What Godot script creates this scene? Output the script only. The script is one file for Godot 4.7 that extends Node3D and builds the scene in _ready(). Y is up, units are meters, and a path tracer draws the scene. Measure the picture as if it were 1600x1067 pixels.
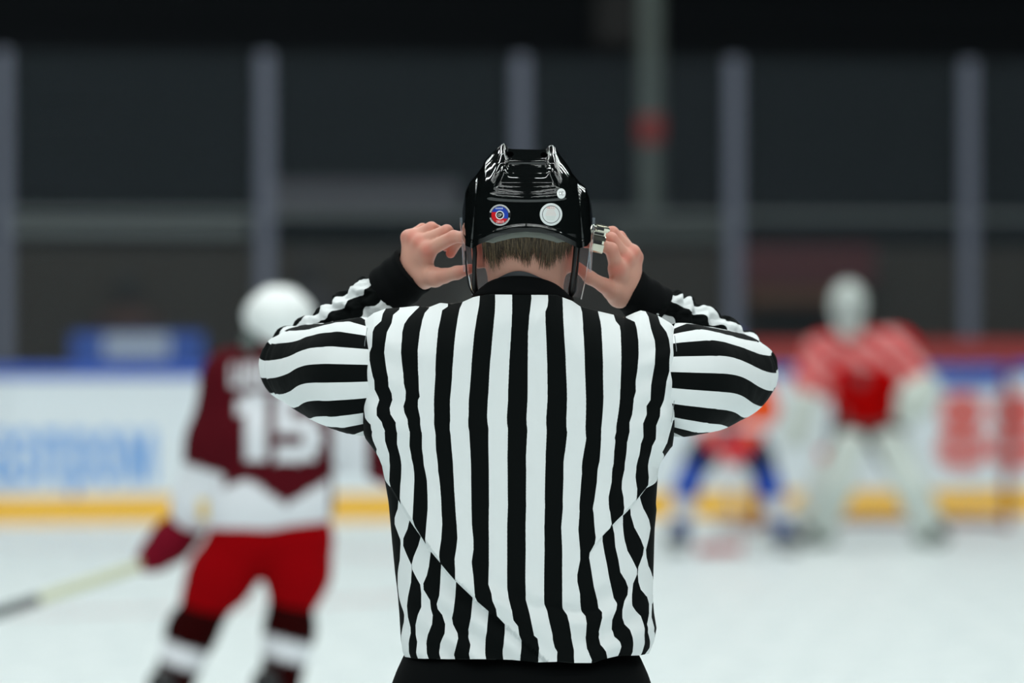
extends Node3D
# An ice hockey linesman seen from behind on the ice, players, goal and rink boards far beyond him.

const F := 8889.0            # focal length in pixels of a 1600 x 1067 frame (a 200 mm lens)
const EYE := 1.634           # height of the lens above the ice
const HORIZON := 474.0       # picture row of the horizon
const D0 := 10.217           # distance of the linesman

class Acc:                   # collects one mesh
	var v := PackedVector3Array()
	var uv := PackedVector2Array()
	var c := PackedColorArray()
	var i := PackedInt32Array()   # counter-clockwise seen from outside

var M := {}
var taken := {}

# ------------------------------------------------------------------ helpers
func at(px: float, py: float, d: float) -> Vector3:
	return Vector3((px - 800.0) / F * d, EYE - (py - HORIZON) / F * d, -d)

func numbered(called: String) -> String:
	var n: int = taken.get(called, 0)
	taken[called] = n + 1
	return called if n == 0 else "%s_%03d" % [called, n]

func thing(called: String, label: String, category: String, where := Vector3.ZERO, turn := 0.0, group := "") -> Node3D:
	var o := Node3D.new()
	o.name = numbered(called)
	add_child(o)
	o.position = where
	o.rotation.y = turn
	tag(o, label, category, group)
	return o

func tag(o: Node, label: String, category: String, group := "") -> void:
	o.set_meta("label", label)
	o.set_meta("category", category)
	if group:
		o.set_meta("group", group)

func structure(called: String, label: String, category: String) -> Node3D:
	var o := Node3D.new()
	o.name = numbered(called)
	add_child(o)
	tag(o, label, category)
	o.set_meta("kind", "structure")
	return o

func put(parent: Node, called: String, mesh: Mesh, m: Material, where := Vector3.ZERO) -> MeshInstance3D:
	var o := MeshInstance3D.new()
	o.name = called
	o.mesh = mesh
	o.material_override = m
	o.position = where
	o.cast_shadow = GeometryInstance3D.SHADOW_CASTING_SETTING_ON
	parent.add_child(o, true)
	return o

func sub(parent: Node, called: String) -> Node3D:
	var o := Node3D.new()
	o.name = called
	parent.add_child(o, true)
	return o

func mat(c: Color, rough := 0.8, metal := 0.0, spec := 0.5) -> StandardMaterial3D:
	var m := StandardMaterial3D.new()
	m.albedo_color = c
	m.roughness = rough
	m.metallic = metal
	m.metallic_specular = spec
	return m

func hexc(r: int, g: int, b: int) -> Color:
	return Color(r / 255.0, g / 255.0, b / 255.0)

func lin(r: int, g: int, b: int) -> Color:
	return hexc(r, g, b).srgb_to_linear()

func finish(a: Acc) -> ArrayMesh:
	# smooth normals, joined where vertices share a place
	var key := {}
	var same := PackedInt32Array()
	same.resize(a.v.size())
	for n in a.v.size():
		var k := Vector3i((a.v[n] * 20000.0).round())
		if not key.has(k):
			key[k] = n
		same[n] = key[k]
	var nn := PackedVector3Array()
	nn.resize(a.v.size())
	var flipped := PackedInt32Array()
	flipped.resize(a.i.size())
	for t in range(0, a.i.size(), 3):
		var p := a.i[t]
		var q := a.i[t + 1]
		var r := a.i[t + 2]
		var f := (a.v[q] - a.v[p]).cross(a.v[r] - a.v[p])
		nn[same[p]] += f
		nn[same[q]] += f
		nn[same[r]] += f
		flipped[t] = p
		flipped[t + 1] = r
		flipped[t + 2] = q
	var out := PackedVector3Array()
	out.resize(a.v.size())
	for n in a.v.size():
		var f := nn[same[n]]
		out[n] = f.normalized() if f.length_squared() > 1e-24 else Vector3.UP
	var arrays := []
	arrays.resize(Mesh.ARRAY_MAX)
	arrays[Mesh.ARRAY_VERTEX] = a.v
	arrays[Mesh.ARRAY_NORMAL] = out
	if a.uv.size() == a.v.size():
		arrays[Mesh.ARRAY_TEX_UV] = a.uv
	if a.c.size() == a.v.size():
		arrays[Mesh.ARRAY_COLOR] = a.c
	arrays[Mesh.ARRAY_INDEX] = flipped
	var mesh := ArrayMesh.new()
	mesh.add_surface_from_arrays(Mesh.PRIMITIVE_TRIANGLES, arrays)
	return mesh

func box_mesh(size: Vector3, bevel := 0.0) -> ArrayMesh:
	# a box with chamfered edges, flat shaded
	var b: float = minf(bevel, minf(size.x, minf(size.y, size.z)) * 0.45)
	var st := SurfaceTool.new()
	st.begin(Mesh.PRIMITIVE_TRIANGLES)
	st.set_smooth_group(-1)
	var h := size * 0.5
	var face := func(pts: Array):
		var n: Vector3 = (pts[1] - pts[0]).cross(pts[2] - pts[0])
		var c := Vector3.ZERO
		for p in pts:
			c += p
		if n.dot(c) < 0:
			pts.reverse()
		for k in range(1, pts.size() - 1):
			st.add_vertex(pts[0])
			st.add_vertex(pts[k + 1])
			st.add_vertex(pts[k])
	for ax in 3:
		var u := (ax + 1) % 3
		var w := (ax + 2) % 3
		for s in [-1.0, 1.0]:
			var pts := []
			for q in [[-1, -1], [1, -1], [1, 1], [-1, 1]]:
				var p := Vector3.ZERO
				p[ax] = s * h[ax]
				p[u] = q[0] * (h[u] - b)
				p[w] = q[1] * (h[w] - b)
				pts.append(p)
			face.call(pts)
	if b > 0:
		for ax in 3:
			var u := (ax + 1) % 3
			var w := (ax + 2) % 3
			for su in [-1.0, 1.0]:
				for sw in [-1.0, 1.0]:
					var pts := []
					for q in [[-1, 0], [1, 0], [1, 1], [-1, 1]]:
						var p := Vector3.ZERO
						p[ax] = q[0] * (h[ax] - b)
						p[u] = su * (h[u] - (b if q[1] == 0 else 0.0))
						p[w] = sw * (h[w] - (0.0 if q[1] == 0 else b))
						pts.append(p)
					face.call(pts)
		for sx in [-1.0, 1.0]:
			for sy in [-1.0, 1.0]:
				for sz in [-1.0, 1.0]:
					face.call([Vector3(sx * h.x, sy * (h.y - b), sz * (h.z - b)), Vector3(sx * (h.x - b), sy * h.y, sz * (h.z - b)), Vector3(sx * (h.x - b), sy * (h.y - b), sz * h.z)])
	st.generate_normals()
	return st.commit()

func tube(a: Acc, pts: Array, radii: Array, segs := 10, squash := 1.0) -> void:
	# a swept round tube with closed ends
	var base := a.v.size()
	var n := pts.size()
	var side := Vector3.ZERO
	for k in n:
		var t: Vector3 = (pts[mini(k + 1, n - 1)] - pts[maxi(k - 1, 0)]).normalized()
		if side == Vector3.ZERO:
			side = t.cross(Vector3.UP if absf(t.y) < 0.9 else Vector3.RIGHT).normalized()
		side = (side - t * side.dot(t)).normalized()
		var up := side.cross(t)
		for s in segs:
			var g := TAU * s / segs
			a.v.append(pts[k] + (side * cos(g) + up * sin(g) * squash) * radii[k])
	for k in n - 1:
		for s in segs:
			var p := base + k * segs + s
			var q := base + k * segs + (s + 1) % segs
			a.i.append_array([p, p + segs, q, q, p + segs, q + segs])
	for e in [0, n - 1]:
		var c := a.v.size()
		a.v.append(pts[e])
		for s in segs:
			var p: int = base + e * segs + s
			var q: int = base + e * segs + (s + 1) % segs
			a.i.append_array([c, p, q] if e == 0 else [c, q, p])

func tube_mesh(pts: Array, r: float, segs := 10) -> ArrayMesh:
	var a := Acc.new()
	var rr := []
	for p in pts:
		rr.append(r)
	tube(a, pts, rr, segs)
	return finish(a)

# Joins tapered capsules [a, b, ra, rb, blend] and ellipsoids [centre, radii, blend] into one skin (surface nets).
func blob(a: Acc, bones: Array, cell: float, tint = null) -> void:
	var lo := Vector3.INF
	var hi := -Vector3.INF
	for b in bones:
		var p: Vector3 = b[0]
		if b[1] is Vector3 and b.size() == 3:
			lo = lo.min(p - b[1])
			hi = hi.max(p + b[1])
		else:
			var r: float = maxf(b[2], b[3])
			lo = lo.min(p - Vector3.ONE * r).min(b[1] - Vector3.ONE * r)
			hi = hi.max(p + Vector3.ONE * r).max(b[1] + Vector3.ONE * r)
	var pad := Vector3.ONE * cell * 3.0
	lo -= pad
	hi += pad
	var nx := int((hi.x - lo.x) / cell) + 2
	var ny := int((hi.y - lo.y) / cell) + 2
	var nz := int((hi.z - lo.z) / cell) + 2
	var f := PackedFloat32Array()
	f.resize(nx * ny * nz)
	f.fill(9.0)
	for b in bones:
		var ell: bool = b.size() == 3
		var k: float = b[2] if ell else b[4]
		var reach := k + cell * 2.5
		var p: Vector3 = b[0]
		var q: Vector3 = b[1] if not ell else p
		var ra: float = 0.0 if ell else b[2]
		var rb: float = 0.0 if ell else b[3]
		var er: Vector3 = b[1] if ell else Vector3.ONE * maxf(ra, rb)
		var blo := (p.min(q) - er - Vector3.ONE * reach - lo) / cell
		var bhi := (p.max(q) + er + Vector3.ONE * reach - lo) / cell
		var x0 := maxi(0, int(blo.x))
		var y0 := maxi(0, int(blo.y))
		var z0 := maxi(0, int(blo.z))
		var x1 := mini(nx - 1, int(bhi.x) + 1)
		var y1 := mini(ny - 1, int(bhi.y) + 1)
		var z1 := mini(nz - 1, int(bhi.z) + 1)
		var pq := q - p
		var il := 1.0 / maxf(pq.length_squared(), 1e-9)
		var ie := Vector3.ONE / er
		for z in range(z0, z1 + 1):
			for y in range(y0, y1 + 1):
				var row := (z * ny + y) * nx
				for x in range(x0, x1 + 1):
					var w := Vector3(lo.x + x * cell, lo.y + y * cell, lo.z + z * cell) - p
					var d: float
					if ell:
						var l := (w * ie).length()
						d = l * (l - 1.0) / maxf((w * ie * ie).length(), 1e-6)
					else:
						var t := clampf(w.dot(pq) * il, 0.0, 1.0)
						d = (w - pq * t).length() - (ra + (rb - ra) * t)
					var o := f[row + x]
					var h := maxf(k - absf(o - d), 0.0) / k
					f[row + x] = minf(o, d) - h * h * k * 0.25
	var at_cell := {}
	var near := cell * 2.0
	var sy := nx
	var sz := nx * ny
	for z in nz - 1:
		for y in ny - 1:
			var row := z * sz + y * sy
			for x in nx - 1:
				var n := row + x
				if absf(f[n]) > near:
					continue
				var c0 := f[n]
				var c1 := f[n + 1]
				var c2 := f[n + sy]
				var c3 := f[n + sy + 1]
				var c4 := f[n + sz]
				var c5 := f[n + sz + 1]
				var c6 := f[n + sz + sy]
				var c7 := f[n + sz + sy + 1]
				var inside := int(c0 < 0) + int(c1 < 0) + int(c2 < 0) + int(c3 < 0) + int(c4 < 0) + int(c5 < 0) + int(c6 < 0) + int(c7 < 0)
				if inside == 0 or inside == 8:
					continue
				var s := Vector3.ZERO
				var m := 0
				if (c0 < 0) != (c1 < 0):
					s += Vector3(c0 / (c0 - c1), 0, 0); m += 1
				if (c2 < 0) != (c3 < 0):
					s += Vector3(c2 / (c2 - c3), 1, 0); m += 1
				if (c4 < 0) != (c5 < 0):
					s += Vector3(c4 / (c4 - c5), 0, 1); m += 1
				if (c6 < 0) != (c7 < 0):
					s += Vector3(c6 / (c6 - c7), 1, 1); m += 1
				if (c0 < 0) != (c2 < 0):
					s += Vector3(0, c0 / (c0 - c2), 0); m += 1
				if (c1 < 0) != (c3 < 0):
					s += Vector3(1, c1 / (c1 - c3), 0); m += 1
				if (c4 < 0) != (c6 < 0):
					s += Vector3(0, c4 / (c4 - c6), 1); m += 1
				if (c5 < 0) != (c7 < 0):
					s += Vector3(1, c5 / (c5 - c7), 1); m += 1
				if (c0 < 0) != (c4 < 0):
					s += Vector3(0, 0, c0 / (c0 - c4)); m += 1
				if (c1 < 0) != (c5 < 0):
					s += Vector3(1, 0, c1 / (c1 - c5)); m += 1
				if (c2 < 0) != (c6 < 0):
					s += Vector3(0, 1, c2 / (c2 - c6)); m += 1
				if (c3 < 0) != (c7 < 0):
					s += Vector3(1, 1, c3 / (c3 - c7)); m += 1
				at_cell[n] = a.v.size()
				var place := lo + (Vector3(x, y, z) + s / m) * cell
				a.v.append(place)
				if tint != null:
					a.c.append(tint.call(place))
	for n in at_cell:
		var here: bool = f[n] < 0
		for e in 3:
			var step: int = [1, sy, sz][e]
			if (f[n + step] < 0) == here:
				continue
			var u: int = [sy, sz, 1][e]
			var w: int = [sz, 1, sy][e]
			if not (at_cell.has(n - u) and at_cell.has(n - w) and at_cell.has(n - u - w)):
				continue
			var p0: int = at_cell[n]
			var p1: int = at_cell[n - u]
			var p2: int = at_cell[n - u - w]
			var p3: int = at_cell[n - w]
			if here:
				a.i.append_array([p0, p1, p2, p0, p2, p3])
			else:
				a.i.append_array([p0, p2, p1, p0, p3, p2])

func blob_mesh(bones: Array, cell: float, tint = null) -> ArrayMesh:
	var a := Acc.new()
	blob(a, bones, cell, tint)
	return finish(a)

func chain(pts: Array, radii: Array, blend: float) -> Array:
	var out := []
	for k in pts.size() - 1:
		out.append([pts[k], pts[k + 1], radii[k], radii[k + 1], blend])
	return out

func curve(table: Array, x: float) -> float:
	# piecewise smooth lookup in [[x, y], ...]
	if x <= table[0][0]:
		return table[0][1]
	for k in range(1, table.size()):
		if x <= table[k][0]:
			var t: float = (x - table[k - 1][0]) / (table[k][0] - table[k - 1][0])
			return lerpf(table[k - 1][1], table[k][1], t)
	return table[-1][1]

func bump(x: float, w: float) -> float:
	return exp(-x * x / (w * w))

# ------------------------------------------------------------------ the scene
func _ready() -> void:
	look()
	materials()
	hall()
	rink()
	linesman()
	players()
	spectators()

func look() -> void:
	var cam := Camera3D.new()
	cam.name = "camera"
	var lens := CameraAttributesPhysical.new()
	lens.frustum_focal_length = 291.5
	lens.frustum_focus_distance = D0 - 0.09
	lens.frustum_near = 0.1
	lens.frustum_far = 300.0
	lens.exposure_aperture = 291.5 / 70.0
	cam.attributes = lens
	add_child(cam)
	cam.position = Vector3(0, EYE, 0)
	cam.rotation.x = -atan((533.5 - HORIZON) / F)
	cam.fov = rad_to_deg(2.0 * atan(533.5 / F))
	cam.near = 0.1
	cam.far = 300.0
	cam.current = true
	var we := WorldEnvironment.new()
	we.name = "environment"
	var e := Environment.new()
	e.background_mode = Environment.BG_COLOR
	e.background_color = Color(0, 0, 0)
	e.tonemap_mode = Environment.TONE_MAPPER_LINEAR
	e.tonemap_exposure = 1.0
	e.sdfgi_enabled = true
	e.ssao_enabled = true
	e.ssil_enabled = true
	we.environment = e
	add_child(we)
	# rows of long strip lights under the roof, across the rink
	var glow := mat(hexc(240, 245, 242), 0.6)
	glow.emission_enabled = true
	glow.emission = hexc(240, 250, 245)
	glow.emission_energy_multiplier = 3.0
	var shell := mat(hexc(70, 72, 74), 0.6)
	var strip := box_mesh(Vector3(5.4, 0.03, 0.34), 0.005)
	var housing := box_mesh(Vector3(5.6, 0.12, 0.44), 0.01)
	for row in 12:
		for k in 4:
			var o := thing("strip_light", "long white strip light hanging under the dark arena roof", "light", Vector3(-10.5 + 7.0 * k, 12.0, 14.0 - 5.0 * row), 0, "strip lights in rows under the roof")
			put(o, "housing", housing, shell, Vector3(0, 0.08, 0))
			put(o, "diffuser", strip, glow)
			var l := AreaLight3D.new()
			l.name = "lamp"
			l.area_size = Vector2(5.4, 0.34)
			l.light_color = hexc(248, 255, 253)
			l.light_energy = 18.0
			l.shadow_enabled = true
			l.area_range = 120.0
			l.rotation.x = -PI / 2
			l.position.y = -0.03
			o.add_child(l)

func materials() -> void:
	M.skin = mat(Color.WHITE, 0.5, 0.0, 0.4)
	M.skin.vertex_color_use_as_albedo = true
	M.skin.subsurf_scatter_enabled = true
	M.skin.subsurf_scatter_strength = 0.12
	M.cloth = mat(Color.WHITE, 0.9, 0.0, 0.18)
	M.cloth.vertex_color_use_as_albedo = true
	M.black_cloth = mat(hexc(6, 8, 9), 0.9, 0.0, 0.2)
	M.knit = mat(hexc(14, 16, 17), 0.95, 0.0, 0.2)
	M.gloss_black = mat(hexc(12, 15, 15), 0.055, 0.0, 0.6)
	M.black_plastic = mat(hexc(14, 14, 15), 0.4)
	M.foam = mat(hexc(104, 108, 102), 0.9)
	M.chrome = mat(hexc(225, 222, 205), 0.14, 1.0)
	M.steel = mat(hexc(150, 155, 158), 0.3, 1.0)
	M.clear = mat(Color(0.85, 0.9, 0.95, 0.16), 0.05)
	M.clear.transparency = BaseMaterial3D.TRANSPARENCY_ALPHA
	M.glass = mat(Color(0.72, 0.8, 0.85, 0.013), 0.06)
	M.glass.transparency = BaseMaterial3D.TRANSPARENCY_ALPHA
	M.white = mat(hexc(228, 232, 234), 0.5)
	M.skate = mat(hexc(22, 22, 24), 0.4)
	M.hair = mat(hexc(68, 54, 38), 0.55)
	M.holder = mat(hexc(215, 215, 212), 0.45)

func hall() -> void:
	var dark := mat(hexc(9, 10, 11), 0.9, 0.0, 0.2)
	var roof := mat(hexc(16, 17, 18), 0.9, 0.0, 0.2)
	for w in [["wall_left", Vector3(-24, 7, -27), Vector3(0.4, 14.6, 100)], ["wall_right", Vector3(24, 7, -27), Vector3(0.4, 14.6, 100)], ["wall_back", Vector3(0, 7, -77), Vector3(48.4, 14.6, 0.4)], ["wall_front", Vector3(0, 7, 23), Vector3(48.4, 14.6, 0.4)]]:
		var o := put(self, w[0], box_mesh(w[2]), dark, w[1])
		o.set_meta("kind", "structure")
		tag(o, "dark painted outer wall of the arena hall, " + w[0].get_slice("_", 1) + " side", "wall")
	var c := put(self, "ceiling", box_mesh(Vector3(48.4, 0.4, 100.4)), roof, Vector3(0, 14.3, -27))
	c.set_meta("kind", "structure")
	tag(c, "dark roof over the whole ice arena", "ceiling")
	var ice := mat(hexc(232, 240, 240), 0.42, 0.0, 0.4)
	var n := NoiseTexture2D.new()
	var fn := FastNoiseLite.new()
	fn.seed = 4
	fn.frequency = 0.02
	fn.fractal_octaves = 5
	n.noise = fn
	n.width = 512
	n.height = 512
	n.seamless = true
	var ramp := Gradient.new()
	ramp.set_color(0, hexc(205, 216, 218))
	ramp.set_color(1, hexc(240, 246, 246))
	n.color_ramp = ramp
	ice.albedo_color = Color.WHITE
	ice.albedo_texture = n
	ice.uv1_triplanar = true
	ice.uv1_world_triplanar = true
	ice.uv1_scale = Vector3.ONE * 0.35
	var fl := structure("floor", "white ice sheet scraped by skates", "ice")
	put(fl, "ice_sheet", box_mesh(Vector3(48, 0.3, 99.6)), ice, Vector3(0, -0.15, -27))
	var paint := mat(hexc(206, 70, 80), 0.5)
	var a := Acc.new()
	for k in 97:
		var g := TAU * k / 96
		for r in [4.47, 4.53]:
			a.v.append(Vector3(cos(g) * r, 0, sin(g) * r))
		if k:
			var b := a.v.size() - 4
			a.i.append_array([b, b + 2, b + 1, b + 1, b + 2, b + 3])
	put(fl, "face_off_circle", finish(a), paint, Vector3(-4.4, 0.004, -34.0))

var origin := Vector3.ZERO      # a point of the boards
var along := 0.0                # their turn
func board_x(px: float, back := 0.0) -> float:
	# place along the boards (or along a line that far behind them) of what shows in that column
	var d := Vector2(cos(along), -sin(along))
	var o := Vector2(origin.x, origin.z) - Vector2(sin(along), cos(along)) * back
	var q := (px - 800.0) / F
	# o.x + t d.x = -q (o.y + t d.y)
	return (-q * o.y - o.x) / (d.x + q * d.y)

func rink() -> void:
	var pa := Vector3(-800.0 / F * 42.3, 0, -42.3)
	var pb := Vector3(800.0 / F * 44.2, 0, -44.2)
	along = atan2(-(pb.z - pa.z), pb.x - pa.x)
	var t0 := -pa.x / (pb.x - pa.x)
	origin = pa.lerp(pb, t0)
	var boards := structure("rink_boards", "white rink boards with yellow kick plate and tall clear glass", "boards")
	boards.position = origin
	boards.rotation.y = along
	var face := mat(hexc(226, 234, 240), 0.35)
	var yellow := mat(hexc(250, 190, 36), 0.45)
	var blue := mat(hexc(52, 92, 190), 0.45)
	var red := mat(hexc(150, 50, 48), 0.6)
	var post_m := mat(hexc(92, 96, 110), 0.5, 0.2)
	var cols := [-1995, -1595, -1195, -795, -395, 5, 415, 815, 1148, 1515, 1905, 2300, 2700, 3100]
	for k in cols.size():
		var x := board_x(cols[k])
		put(boards, "post", box_mesh(Vector3(0.12, 2.36, 0.1), 0.015), post_m, Vector3(x, 2.34, -0.03))
		if k == cols.size() - 1:
			break
		var x2 := board_x(cols[k + 1])
		var w := x2 - x
		var mid := (x + x2) * 0.5
		var p := put(boards, "board_panel", box_mesh(Vector3(w - 0.008, 0.9, 0.06), 0.006), face, Vector3(mid, 0.63, 0))
		put(p, "kick_plate", box_mesh(Vector3(w - 0.004, 0.19, 0.075), 0.006), yellow, Vector3(0, -0.535, 0.005))
		put(p, "top_rail", box_mesh(Vector3(w, 0.085, 0.13), 0.02), blue, Vector3(0, 0.49, -0.01))
		put(boards, "glass_pane", box_mesh(Vector3(w - 0.12, 2.34, 0.012)), M.glass, Vector3(mid, 2.34, -0.03))
	# lettering painted on the boards
	var word := TextMesh.new()
	word.text = "газпром"
	var font := SystemFont.new()
	font.font_names = ["Droid Sans"]
	font.font_weight = 700
	var bold := FontVariation.new()
	bold.base_font = font
	bold.variation_embolden = 0.7
	word.font = font
	word.font_size = 64
	word.depth = 0.004
	word.pixel_size = 0.0115
	word.curve_step = 2.0
	var ink := mat(hexc(92, 156, 226), 0.5)
	var lx := board_x(97)
	var wd := put(boards, "lettering", word, ink, Vector3(lx, 1.634 - (704.0 - 474.0) / 209.0, 0.034))
	wd.scale.x = 0.46
	var eights := TextMesh.new()
	eights.text = "88"
	eights.font = bold
	eights.font_size = 64
	eights.depth = 0.004
	eights.pixel_size = 0.0119
	put(boards, "lettering", eights, mat(hexc(214, 62, 48), 0.5), Vector3(board_x(1541), 1.634 - (680.0 - 474.0) / 201.5, 0.034))
	# blue patch under the rail near the goal and the red strip above the boards there
	var bx0 := board_x(1458)
	var bx1 := board_x(1578)
	put(boards, "blue_patch", box_mesh(Vector3(bx1 - bx0, 0.1, 0.006)), mat(hexc(46, 92, 176), 0.5), Vector3((bx0 + bx1) * 0.5, 1.02, 0.034))
	var rx0 := board_x(1010)
	var rx1 := board_x(1900)
	var strip := put(self, "red_banner", box_mesh(Vector3(rx1 - rx0, 0.17, 0.012), 0.002), red, origin + Vector3((rx0 + rx1) * 0.5, 1.26, 0.02).rotated(Vector3.UP, along))
	strip.rotation.y = along
	tag(strip, "long red banner strip running along the top of the boards behind the goal", "banner")
	var sx0 := board_x(117)
	var sx1 := board_x(324)
	var sign := thing("blue_sign", "blue advertising sign with a white middle above the boards", "sign", origin + Vector3((sx0 + sx1) * 0.5, 1.16, -0.16).rotated(Vector3.UP, along), along)
	put(sign, "board", box_mesh(Vector3(sx1 - sx0, 0.25, 0.03), 0.005), mat(hexc(44, 86, 170), 0.5), Vector3(0, 0.125, 0))
	put(sign, "white_field", box_mesh(Vector3(0.5, 0.17, 0.006)), mat(hexc(176, 188, 204), 0.5), Vector3(-0.01, 0.15, 0.018))
	goal()
	stand()

func goal() -> void:
	var d := 41.0
	var c := at(1378, 474, d)
	var g := thing("goal", "red framed hockey goal with white netting behind the goaltender", "goal", Vector3(c.x, 0, c.z), along)
	var red := mat(hexc(120, 26, 26), 0.35)
	var hw := 0.945
	for s in [-1.0, 1.0]:
		put(g, "goal_post", tube_mesh([Vector3(s * hw, 0.0, 0), Vector3(s * hw, 1.22, 0)], 0.03, 12), red)
	put(g, "crossbar", tube_mesh([Vector3(-hw - 0.03, 1.22, 0), Vector3(hw + 0.03, 1.22, 0)], 0.03, 12), red)
	var base := [Vector3(-hw, 0.03, 0)]
	for k in 9:
		var u := -1.0 + k * 0.25
		base.append(Vector3(u * (hw + 0.12), 0.03, -1.0 + 0.35 * absf(u) ** 4))
	base.append(Vector3(hw, 0.03, 0))
	put(g, "base_frame", tube_mesh(base, 0.025, 8), red)
	put(g, "top_frame", tube_mesh([Vector3(-hw, 1.22, 0), Vector3(-hw * 0.9, 1.2, -0.5), Vector3(0, 1.2, -0.56), Vector3(hw * 0.9, 1.2, -0.5), Vector3(hw, 1.22, 0)], 0.02, 8), red)
	var a := Acc.new()
	var back := func(u: float, v: float) -> Vector3:
		var top := Vector3(u * hw * 0.95, 1.2, -0.55 + 0.12 * absf(u) ** 4)
		var low := Vector3(u * (hw + 0.1), 0.04, -1.0 + 0.35 * absf(u) ** 4)
		return top.lerp(low, v) + Vector3(0, 0, -0.08 * sin(v * PI))
	for k in 39:
		var u := -1.0 + 2.0 * k / 38
		tube(a, [back.call(u, 0.0), back.call(u, 0.5), back.call(u, 1.0)], [0.0013, 0.0013, 0.0013], 3)
		tube(a, [Vector3(u * hw, 1.22, 0), back.call(u, 0.0)], [0.0013, 0.0013], 3)
	for k in 25:
		var v := k / 24.0
		var row := []
		var rr := []
		for j in 13:
			row.append(back.call(-1.0 + j / 6.0, v))
			rr.append(0.0013)
		tube(a, row, rr, 3)
		for s in [-1.0, 1.0]:
			tube(a, [Vector3(s * hw, 1.22 - 1.18 * v, 0), back.call(s, v)], [0.0013, 0.0013], 3)
	put(g, "net", finish(a), mat(hexc(220, 222, 220), 0.8))

func stand() -> void:
	var seats := structure("stand", "dark stepped spectator stand rising behind the rink glass", "stand")
	seats.position = origin
	seats.rotation.y = along
	var dark := mat(hexc(21, 24, 27), 0.85, 0.0, 0.2)
	var warm := mat(hexc(60, 57, 53), 0.9, 0.0, 0.2)
	var pale := mat(hexc(104, 110, 110), 0.8)
	put(seats, "walkway", box_mesh(Vector3(34, 0.1, 3.6)), mat(hexc(60, 62, 62), 0.9), Vector3(0, 0.05, -1.9))
	put(seats, "front_wall", box_mesh(Vector3(34, 2.1, 0.25), 0.02), warm, Vector3(0, 1.05, -3.8))
	var x0 := board_x(14, 3.6)
	var x1 := board_x(392, 3.6)
	put(seats, "parapet_panel", box_mesh(Vector3(x1 - x0, 0.2, 0.06), 0.01), pale, Vector3((x0 + x1) * 0.5, 2.28, -3.66))
	var y0 := board_x(425, 3.6)
	var y1 := board_x(720, 3.6)
	put(seats, "parapet_panel", box_mesh(Vector3(y1 - y0, 0.28, 0.06), 0.01), mat(hexc(70, 70, 77), 0.8), Vector3((y0 + y1) * 0.5, 2.5, -3.66))
	y0 = board_x(960, 3.6)
	y1 = board_x(1160, 3.6)
	put(seats, "parapet_panel", box_mesh(Vector3(y1 - y0, 0.22, 0.06), 0.01), mat(hexc(72, 78, 76), 0.8), Vector3((y0 + y1) * 0.5, 2.26, -3.66))
	put(seats, "handrail", tube_mesh([Vector3(-17, 2.36, -3.6), Vector3(17, 2.36, -3.6)], 0.03, 8), pale)
	for k in 12:
		put(seats, "tier", box_mesh(Vector3(34, 0.46, 0.95), 0.02), dark, Vector3(0, 2.1 + 0.42 * k, -4.4 - 0.9 * k))
	# a red panel below the rail and a plain one beside it
	y0 = board_x(1166, 3.4)
	y1 = board_x(1372, 3.4)
	var rp := put(self, "wall_hanging", box_mesh(Vector3(y1 - y0, 0.34, 0.04), 0.01), mat(hexc(74, 26, 32), 0.7), origin + Vector3((y0 + y1) * 0.5, 1.95, -3.5).rotated(Vector3.UP, along))
	rp.rotation.y = along
	tag(rp, "dark red cloth hung on the wall of the stand behind the goaltender", "hanging")
	var bp := put(self, "brown_bench", box_mesh(Vector3((y1 - y0) * 0.8, 0.16, 0.3), 0.02), mat(hexc(80, 50, 28), 0.7), origin + Vector3(y0 + (y1 - y0) * 0.38, 1.68, -3.4).rotated(Vector3.UP, along))
	bp.rotation.y = along
	tag(bp, "brown wooden shelf below the dark red cloth of the stand", "shelf")
	# a steel column with a red collar
	var cp := at(1016, 474, 48.0)
	var col := thing("steel_column", "pale steel column with a red collar rising before the stand", "column", Vector3(cp.x, 0, cp.z))
	put(col, "shaft", tube_mesh([Vector3(0, 2.3, 0), Vector3(0, 14.05, 0)], 0.105, 16), mat(hexc(82, 91, 88), 0.6))
	put(col, "red_collar", tube_mesh([Vector3(0, 2.98, 0), Vector3(0, 3.21, 0)], 0.112, 16), mat(hexc(140, 44, 40), 0.6))
	put(col, "plinth", box_mesh(Vector3(0.5, 2.3, 0.3), 0.03), mat(hexc(84, 91, 86), 0.7), Vector3(0, 1.15, 0))
	var sp := at(965, 30, 50.0)
	var spk := thing("loudspeaker", "black loudspeaker cabinet hanging beside the pale steel column", "loudspeaker", sp)
	put(spk, "cabinet", box_mesh(Vector3(0.42, 0.5, 0.4), 0.03), mat(hexc(10, 10, 11), 0.7))
	put(spk, "bracket", tube_mesh([Vector3(0, 0.24, 0), Vector3(0, 14.0 - sp.y, 0)], 0.02, 8), mat(hexc(30, 30, 30), 0.6))

# ------------------------------------------------------------------ the linesman
var base_at := Vector3.ZERO
func R(px: float, py: float, z: float) -> Vector3:
	return at(px, py, D0 - z) - base_at

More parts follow.
